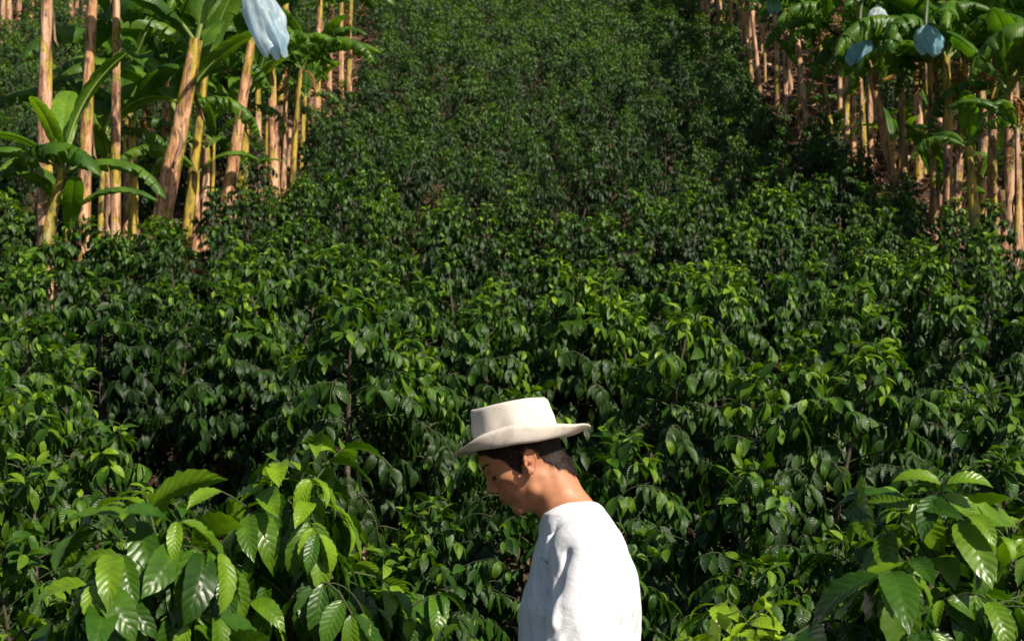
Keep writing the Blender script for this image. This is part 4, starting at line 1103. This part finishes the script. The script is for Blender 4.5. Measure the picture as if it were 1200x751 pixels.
# embroidered writing on the breast, too small to read in full
def writing():
    cu = bpy.data.curves.new('lettering', 'FONT'); cu.body = 'Café'; cu.size = .0095; cu.extrude = .0004; cu.align_x = 'CENTER'; cu.resolution_u = 2
    o = bpy.data.objects.new('lettering', cu); link(o)
    dg = bpy.context.evaluated_depsgraph_get(); dg.update()
    me = bpy.data.meshes.new_from_object(o.evaluated_get(dg)); bpy.data.objects.remove(o)
    me.materials.clear(); me.materials.append(M['thread'])
    n = len(me.vertices); co = np.empty(n * 3); me.vertices.foreach_get('co', co); co = co.reshape(-1, 3)
    # find the cloth at that place and lay the letters on it
    c0 = pw(635.5, 655, -.12)
    tri = V[(np.abs(V[:, 0] - c0[0]) < .012) & (np.abs(V[:, 2] - c0[2]) < .01) & (V[:, 1] < -.02)]
    out = []
    X = np.array([.62, -.62, -.45]); X /= np.linalg.norm(X); Z = np.array([.35, -.1, .9]); Z -= X * (Z @ X); Z /= np.linalg.norm(Z)
    ys = tri[:, 1].mean() if len(tri) else -.12
    c = np.array([c0[0], ys, c0[2]])
    for p in co:
        q = c + X * p[0] * 1.5 + Z * p[1] * 1.0
        # snap sideways onto the nearest cloth point
        dd = ((V[:, [0, 2]] - q[[0, 2]]) ** 2).sum(1) + 1e3 * (V[:, 1] > -.01)
        kk = np.argsort(dd)[:3]; yy = V[kk, 1].mean()
        out.append([q[0], yy - .0026 - p[2], q[2]])
    me.vertices.foreach_set('co', np.array(out, np.float32).ravel()); me.update()
    obj('embroidery', me, shirt)
writing()

# trousers and shoes (below the frame, seen only from elsewhere)
def trouser_sdf(P):
    d = stack(P, [-.78, -.70, -.62, -.52], [.03, .025, .03, .04], [.285, .285, .275, .255], [.175, .18, .175, .165])
    for (hip, kn, an) in legs:
        d = smin(d, caps(P, hip, kn, .098, .078), .03); d = smin(d, caps(P, kn, an, .076, .062), .01)
    d = d - .004 * vnoise(P * np.array([22, 22, 9]), 4)
    return smax(d, GZ + .05 - P[..., 2], .003)
lo = (-.05, -.24, GZ); h = .006
V2, F2 = band_march(trouser_sdf, lo, (.42, .24, -.50), h); g = Geo(); g.add(V2, F2); obj('trousers', g.mesh('trousers', [M['trousers']]), man)
for (hip, kn, an) in legs:
    def shoe(P, an=an):
        b = np.array([an[0], an[1], GZ])
        d = caps(P * np.array([1, 1, 1.25]), (b + [.03, 0, .045]) * np.array([1, 1, 1.25]), (b + [-.17, 0, .035]) * np.array([1, 1, 1.25]), .047, .043)
        d = smin(d, caps(P, b + [.01, 0, .05], b + [.0, 0, .11], .05, .047), .02)
        return smax(d, GZ + .004 - P[..., 2], .004)
    lo = (an[0] - .25, an[1] - .07, GZ - .01); Pg, ax = grid(lo, (an[0] + .1, an[1] + .07, GZ + .14), .005)
    V3, F3 = march(shoe(Pg), lo, .005); g = Geo(); g.add(V3, F3); obj('shoe', g.mesh('shoe', [M['leather']]), man)

# hair: cap of short hair pushed off the skull plus short curved locks
def inpoly(px, py, poly):
    poly = np.asarray(poly, float); r = np.zeros(len(px), bool); j = len(poly) - 1
    for i in range(len(poly)):
        xi, yi = poly[i]; xj, yj = poly[j]
        c = ((yi > py) != (yj > py)) & (px < (xj - xi) * (py - yi) / (yj - yi + 1e-12) + xi)
        r ^= c; j = i
    return r
hpoly = [(556, 528), (566, 534), (580, 538), (590, 540), (596, 546), (602, 551), (608.5, 554), (610, 548), (611, 536), (614, 529), (620, 526.5), (628, 528), (632, 535), (639, 543), (650, 546.5), (659, 547), (664, 549.5), (673, 552), (680, 500), (660, 470), (600, 450), (540, 500)]
def hair():
    rs = np.random.RandomState(8)
    n = sdf_normals(head_sdf, HV[::1]) if len(HV) < 400000 else None
    jit = 3.6 * vnoise(HV * 190, 3) + 2.0 * vnoise(HV * 420, 4)
    px = HV[:, 0] * 500 + 600 + jit; py = 600 - HV[:, 2] * 500 + jit
    notear = ~((np.abs(HV[:, 1]) > .068) & (px > 610) & (px < 632) & (py > 526) & (py < 560))
    msk = inpoly(px, py, hpoly) & notear
    g = Geo()
    off = .003 + .006 * np.clip((-hlq[:, 0] - 3) / 5, 0, 1) * np.clip((hlq[:, 2] + 3) / 4, 0, 1) + .0016 * vnoise(HV * np.array([260, 260, 200]), 7) + .0012 * vnoise(HV * 500, 8)
    fm = msk[HF].all(1); Fh = HF[fm]; used = np.unique(Fh); re = -np.ones(len(HV), int); re[used] = np.arange(len(used))
    g.add(HV[used] + n[used] * off[used][:, None], re[Fh])
    roots = np.where(msk & (HV[:, 2] < .20))[0]; roots = rs.choice(roots, 9000)
    for r in roots:
        p = HV[r]; nn = n[r]
        q = hl(p[None])[0]
        back = np.clip((-q[0]) / 8, 0, 1)
        flow = -Hu * (.9) + -Hf * (.45 - .2 * back) + rs.uniform(-.35, .35, 3)
        flow = flow - nn * (flow @ nn); flow /= np.linalg.norm(flow) + 1e-9
        ln = .009 + .009 * back + .004 * rs.rand()
        if q[0] > 2: ln *= .8
        curl = rs.uniform(.2, 1.3) * (.4 + back); sw = np.cross(nn, flow) * rs.uniform(-.7, .7)
        pts = [p + nn * .001]
        d_ = flow * .85 + nn * .45
        for k in range(4):
            pts.append(pts[-1] + d_ * ln / 4); d_ = d_ + sw * .35 + nn * (.10 * curl if k > 1 else -.18) ; d_ /= np.linalg.norm(d_)
        pts = np.array(pts); w = np.cross(nn, flow); wd = .0007 * np.array([1, 1, .85, .6, .1])[:, None] * (1 + rs.rand())
        Vv = np.concatenate([pts - w * wd, pts + w * wd]); f = [[k, k + 1, 6 + k, 5 + k] for k in range(4)]
        g.add(Vv, f)
    return obj('hair', g.mesh('hair', [M['hair']]), man)
hair()
def brows():
    g = Geo(); rs = np.random.RandomState(3)
    for sg in (-1, 1):
        for k in range(260):
            t = rs.rand(); s = 1.3 + 3.6 * t; f = 9.6 - .045 * s * s - .18 * s; u = 4.75 + .5 * math.sin(t * 2.4) + rs.uniform(-.28, .28) * (1 - .5 * t)
            p = hw((f, sg * s, u))
            dd = head_sdf(p[None])[0]; nn = sdf_normals(head_sdf, p[None])[0]; p = p - nn * dd
            fl = Hs * sg * .8 + Hu * (.3 - .6 * t) ; fl = fl - nn * (fl @ nn); ln = .006
            w = np.cross(nn, fl) ; w /= np.linalg.norm(w)
            pts = np.array([p, p + fl * ln * .5 + nn * .0014, p + fl * ln + nn * .0012]); wd = np.array([.0006, .0005, .0001])[:, None]
            g.add(np.concatenate([pts - w * wd, pts + w * wd]), [[0, 1, 4, 3], [1, 2, 5, 4]])
        for k in range(90):       # lashes
            t = k / 89; s = 2.0 + 2.5 * t; f = 8.75 - .30 * (s - 3.0) ** 2 * .9; u = 1.95
            p = hw((f, sg * s, u)); dd = head_sdf(p[None])[0]; nn = sdf_normals(head_sdf, p[None])[0]; p = p - nn * dd
            fl = Hf * .7 - Hu * .6 + Hs * sg * (.5 * (t - .3)); w = Hs * 1.0
            pts = np.array([p, p + fl * .004, p + fl * .008 + Hu * .001]); wd = np.array([.0005, .0004, .0001])[:, None]
            g.add(np.concatenate([pts - w * wd, pts + w * wd]), [[0, 1, 4, 3], [1, 2, 5, 4]])
    obj('eyebrows', g.mesh('eyebrows', [M['hair']]), man)
brows()

# hat
def hat():
    c0 = pw(605, 510.5); th = math.atan2(15, 99.6)
    F_ = np.array([-math.cos(th), 0, -math.sin(th)]); U_ = np.array([-math.sin(th), 0, math.cos(th)]); S_ = np.array([0, 1., 0])
    def W(f, s, u): return c0 + F_ * f + S_ * s + U_ * u
    na = 120
    def surf(rows):
        V = np.array([[W(*p) for p in row] for row in rows]).reshape(-1, 3); n = len(rows)
        i = np.arange(n - 1)[:, None] * na; j = np.arange(na)[None]; k = (j + 1) % na
        return V, np.stack([i + j, i + k, i + na + k, i + na + j], -1).reshape(-1, 4)
    an = np.linspace(0, 2 * np.pi, na, endpoint=False)
    def crown(off=0.0):
        rows = []
        prof = [(0, 1.0, 0), (.2, .995, 0), (.45, .985, 0), (.7, .972, 0), (.88, .962, 0), (.96, .95, 0), (1.0, .925, 0), (1.01, .88, 1), (.995, .8, 1), (.96, .62, 1), (.93, .4, 1), (.92, .2, 1), (.918, .02, 1)]
        for (h, r, top) in prof:
            row = []
            for a in an:
                ca, sa = math.cos(a), math.sin(a)
                A_ = (.1 - off) * r * (1 - .04 * h); B_ = (.086 - off) * r * (1 - .03 * h)
                w = 1 + .010 * math.sin(3 * a + 1) * h + .008 * math.sin(7 * a + h * 4) + .022 * float(vnoise(np.array([ca * 2.2, sa * 2.2, h * 2.6]), 12)) * math.sin(math.pi * min(h, 1) * .9)
                hh = (.0765 + .0025 * math.sin(a * 2 + .6) - .004 * ca * ca) * h - off
                # dent lengthwise in the top and a soft pinch at the front
                if top: hh -= .012 * math.exp(-((sa * r) / .3) ** 2) * (1 - .3 * ca)
                pinch = .010 * math.exp(-((abs(sa) - .55) / .25) ** 2) * (ca > 0) * h * ca
                f = ca * A_ * w + .006 * h * (1 if not top else 1); s = sa * (B_ - pinch) * w
                if not top: s += 0.0016 * math.sin(9 * a) * h * (1 - h) * 4
                row.append((f, s, hh))
            rows.append(row)
        return rows
    def brim():
        rows = []
        for t in np.linspace(0, 1, 15):
            row = []
            for a in an:
                ca, sa = math.cos(a), math.sin(a)
                fr = max(ca, 0) ** 2.6; bk = max(-ca, 0) ** 2.4; la = abs(sa) ** 1.5
                den = fr + bk + la
                zl = (-.021 * fr - .011 * bk - .0265 * la) / den
                ze = (-.036 * fr - .0035 * bk + .0165 * la) / den
                # slanted sides: curl fades to the back
                if ca < 0: ze -= .010 * la * (-ca)
                z = zl * math.sin(min(t / .62, 1) * math.pi / 2) if t < .62 else zl + (ze - zl) * ((t - .62) / .38) ** 1.5
                z += .0012 * math.sin(5 * a + 3) * t + .0008 * math.sin(11 * a) * t
                Af = .1 + ((.158 if ca > 0 else .176) - .1) * t
                curlin = la * max(0, t - .62) / .38
                Bf = .086 + (.140 - .086) * t - .012 * curlin ** 2
                row.append((ca * Af - .000, sa * Bf, z))
            rows.append(row)
        return rows
    g = Geo()
    V, F = surf(crown()); g.add(V, F[:, ::1])
    V, F = surf(brim()); g.add(V, F)
    me = g.mesh('hat', [M['hat']])
    o = obj('hat', me, man)
    md = o.modifiers.new('thickness', 'SOLIDIFY'); md.thickness = .0016; md.offset = 0
    tag(o)
    g = Geo(); rows = []
    for hgt in (-.001, .0, .0065, .007):
        rr = .0022 if 0 <= hgt <= .0066 else .0005
        rows.append([(math.cos(a) * (.1 + rr), math.sin(a) * (.086 + rr), hgt) for a in an])
    V, F = surf(rows); g.add(V, F); obj('hat_band', g.mesh('hat_band', [M['black']]), o)
hat()
EXPO = 0.4
# ------------------------------------------------------------------ light, camera
SUN_AZ = R(43); SUN_EL = R(40)      # to the right of and behind the camera
sd = Vector((math.sin(SUN_AZ) * math.cos(SUN_EL), -math.cos(SUN_AZ) * math.cos(SUN_EL), math.sin(SUN_EL)))
w = bpy.data.worlds.new('World'); scene.world = w; w.use_nodes = True
nt = w.node_tree; nt.nodes.clear()
sky = nt.nodes.new('ShaderNodeTexSky'); sky.sky_type = 'NISHITA'; sky.sun_disc = False
sky.sun_elevation = SUN_EL; sky.sun_rotation = math.atan2(sd.x, sd.y)
bg = nt.nodes.new('ShaderNodeBackground'); bg.inputs["Strength"].default_value = .058
wo = nt.nodes.new('ShaderNodeOutputWorld'); nt.links.new(sky.outputs[0], bg.inputs[0]); nt.links.new(bg.outputs[0], wo.inputs[0])
sl = bpy.data.lights.new('sun', 'SUN'); sl.energy = 5.0; sl.angle = R(.5); sl.color = (1, .91, .76)
so = bpy.data.objects.new('sun', sl); link(so); so.rotation_euler = sd.to_track_quat('Z', 'Y').to_euler(); so.location = (20, -20, 30)
cam = bpy.data.cameras.new('camera'); co = bpy.data.objects.new('camera', cam); link(co)
co.location = (0, 0, 0); co.rotation_euler = (R(90), 0, 0)
cam.sensor_width = 36; cam.lens = 36 * 1667 / 1200; cam.shift_y = (600 - 375.5) / 1200
cam.clip_start = .05; cam.clip_end = 1500
cam.dof.use_dof = True; cam.dof.focus_distance = 4.2; cam.dof.aperture_fstop = 9
scene.camera = co
vs = scene.view_settings; vs.view_transform = 'Standard'; vs.look = 'None'; vs.gamma = 1; vs.exposure = EXPO; vs.use_curve_mapping = False
c = scene.cycles; c.max_bounces = 5; c.diffuse_bounces = 2; c.glossy_bounces = 2; c.transmission_bounces = 3; c.transparent_max_bounces = 6
c.caustics_reflective = False; c.caustics_refractive = False; c.sample_clamp_indirect = 4
c.use_denoising = True; c.use_adaptive_sampling = True; c.adaptive_threshold = .02
scene.render.use_persistent_data = False
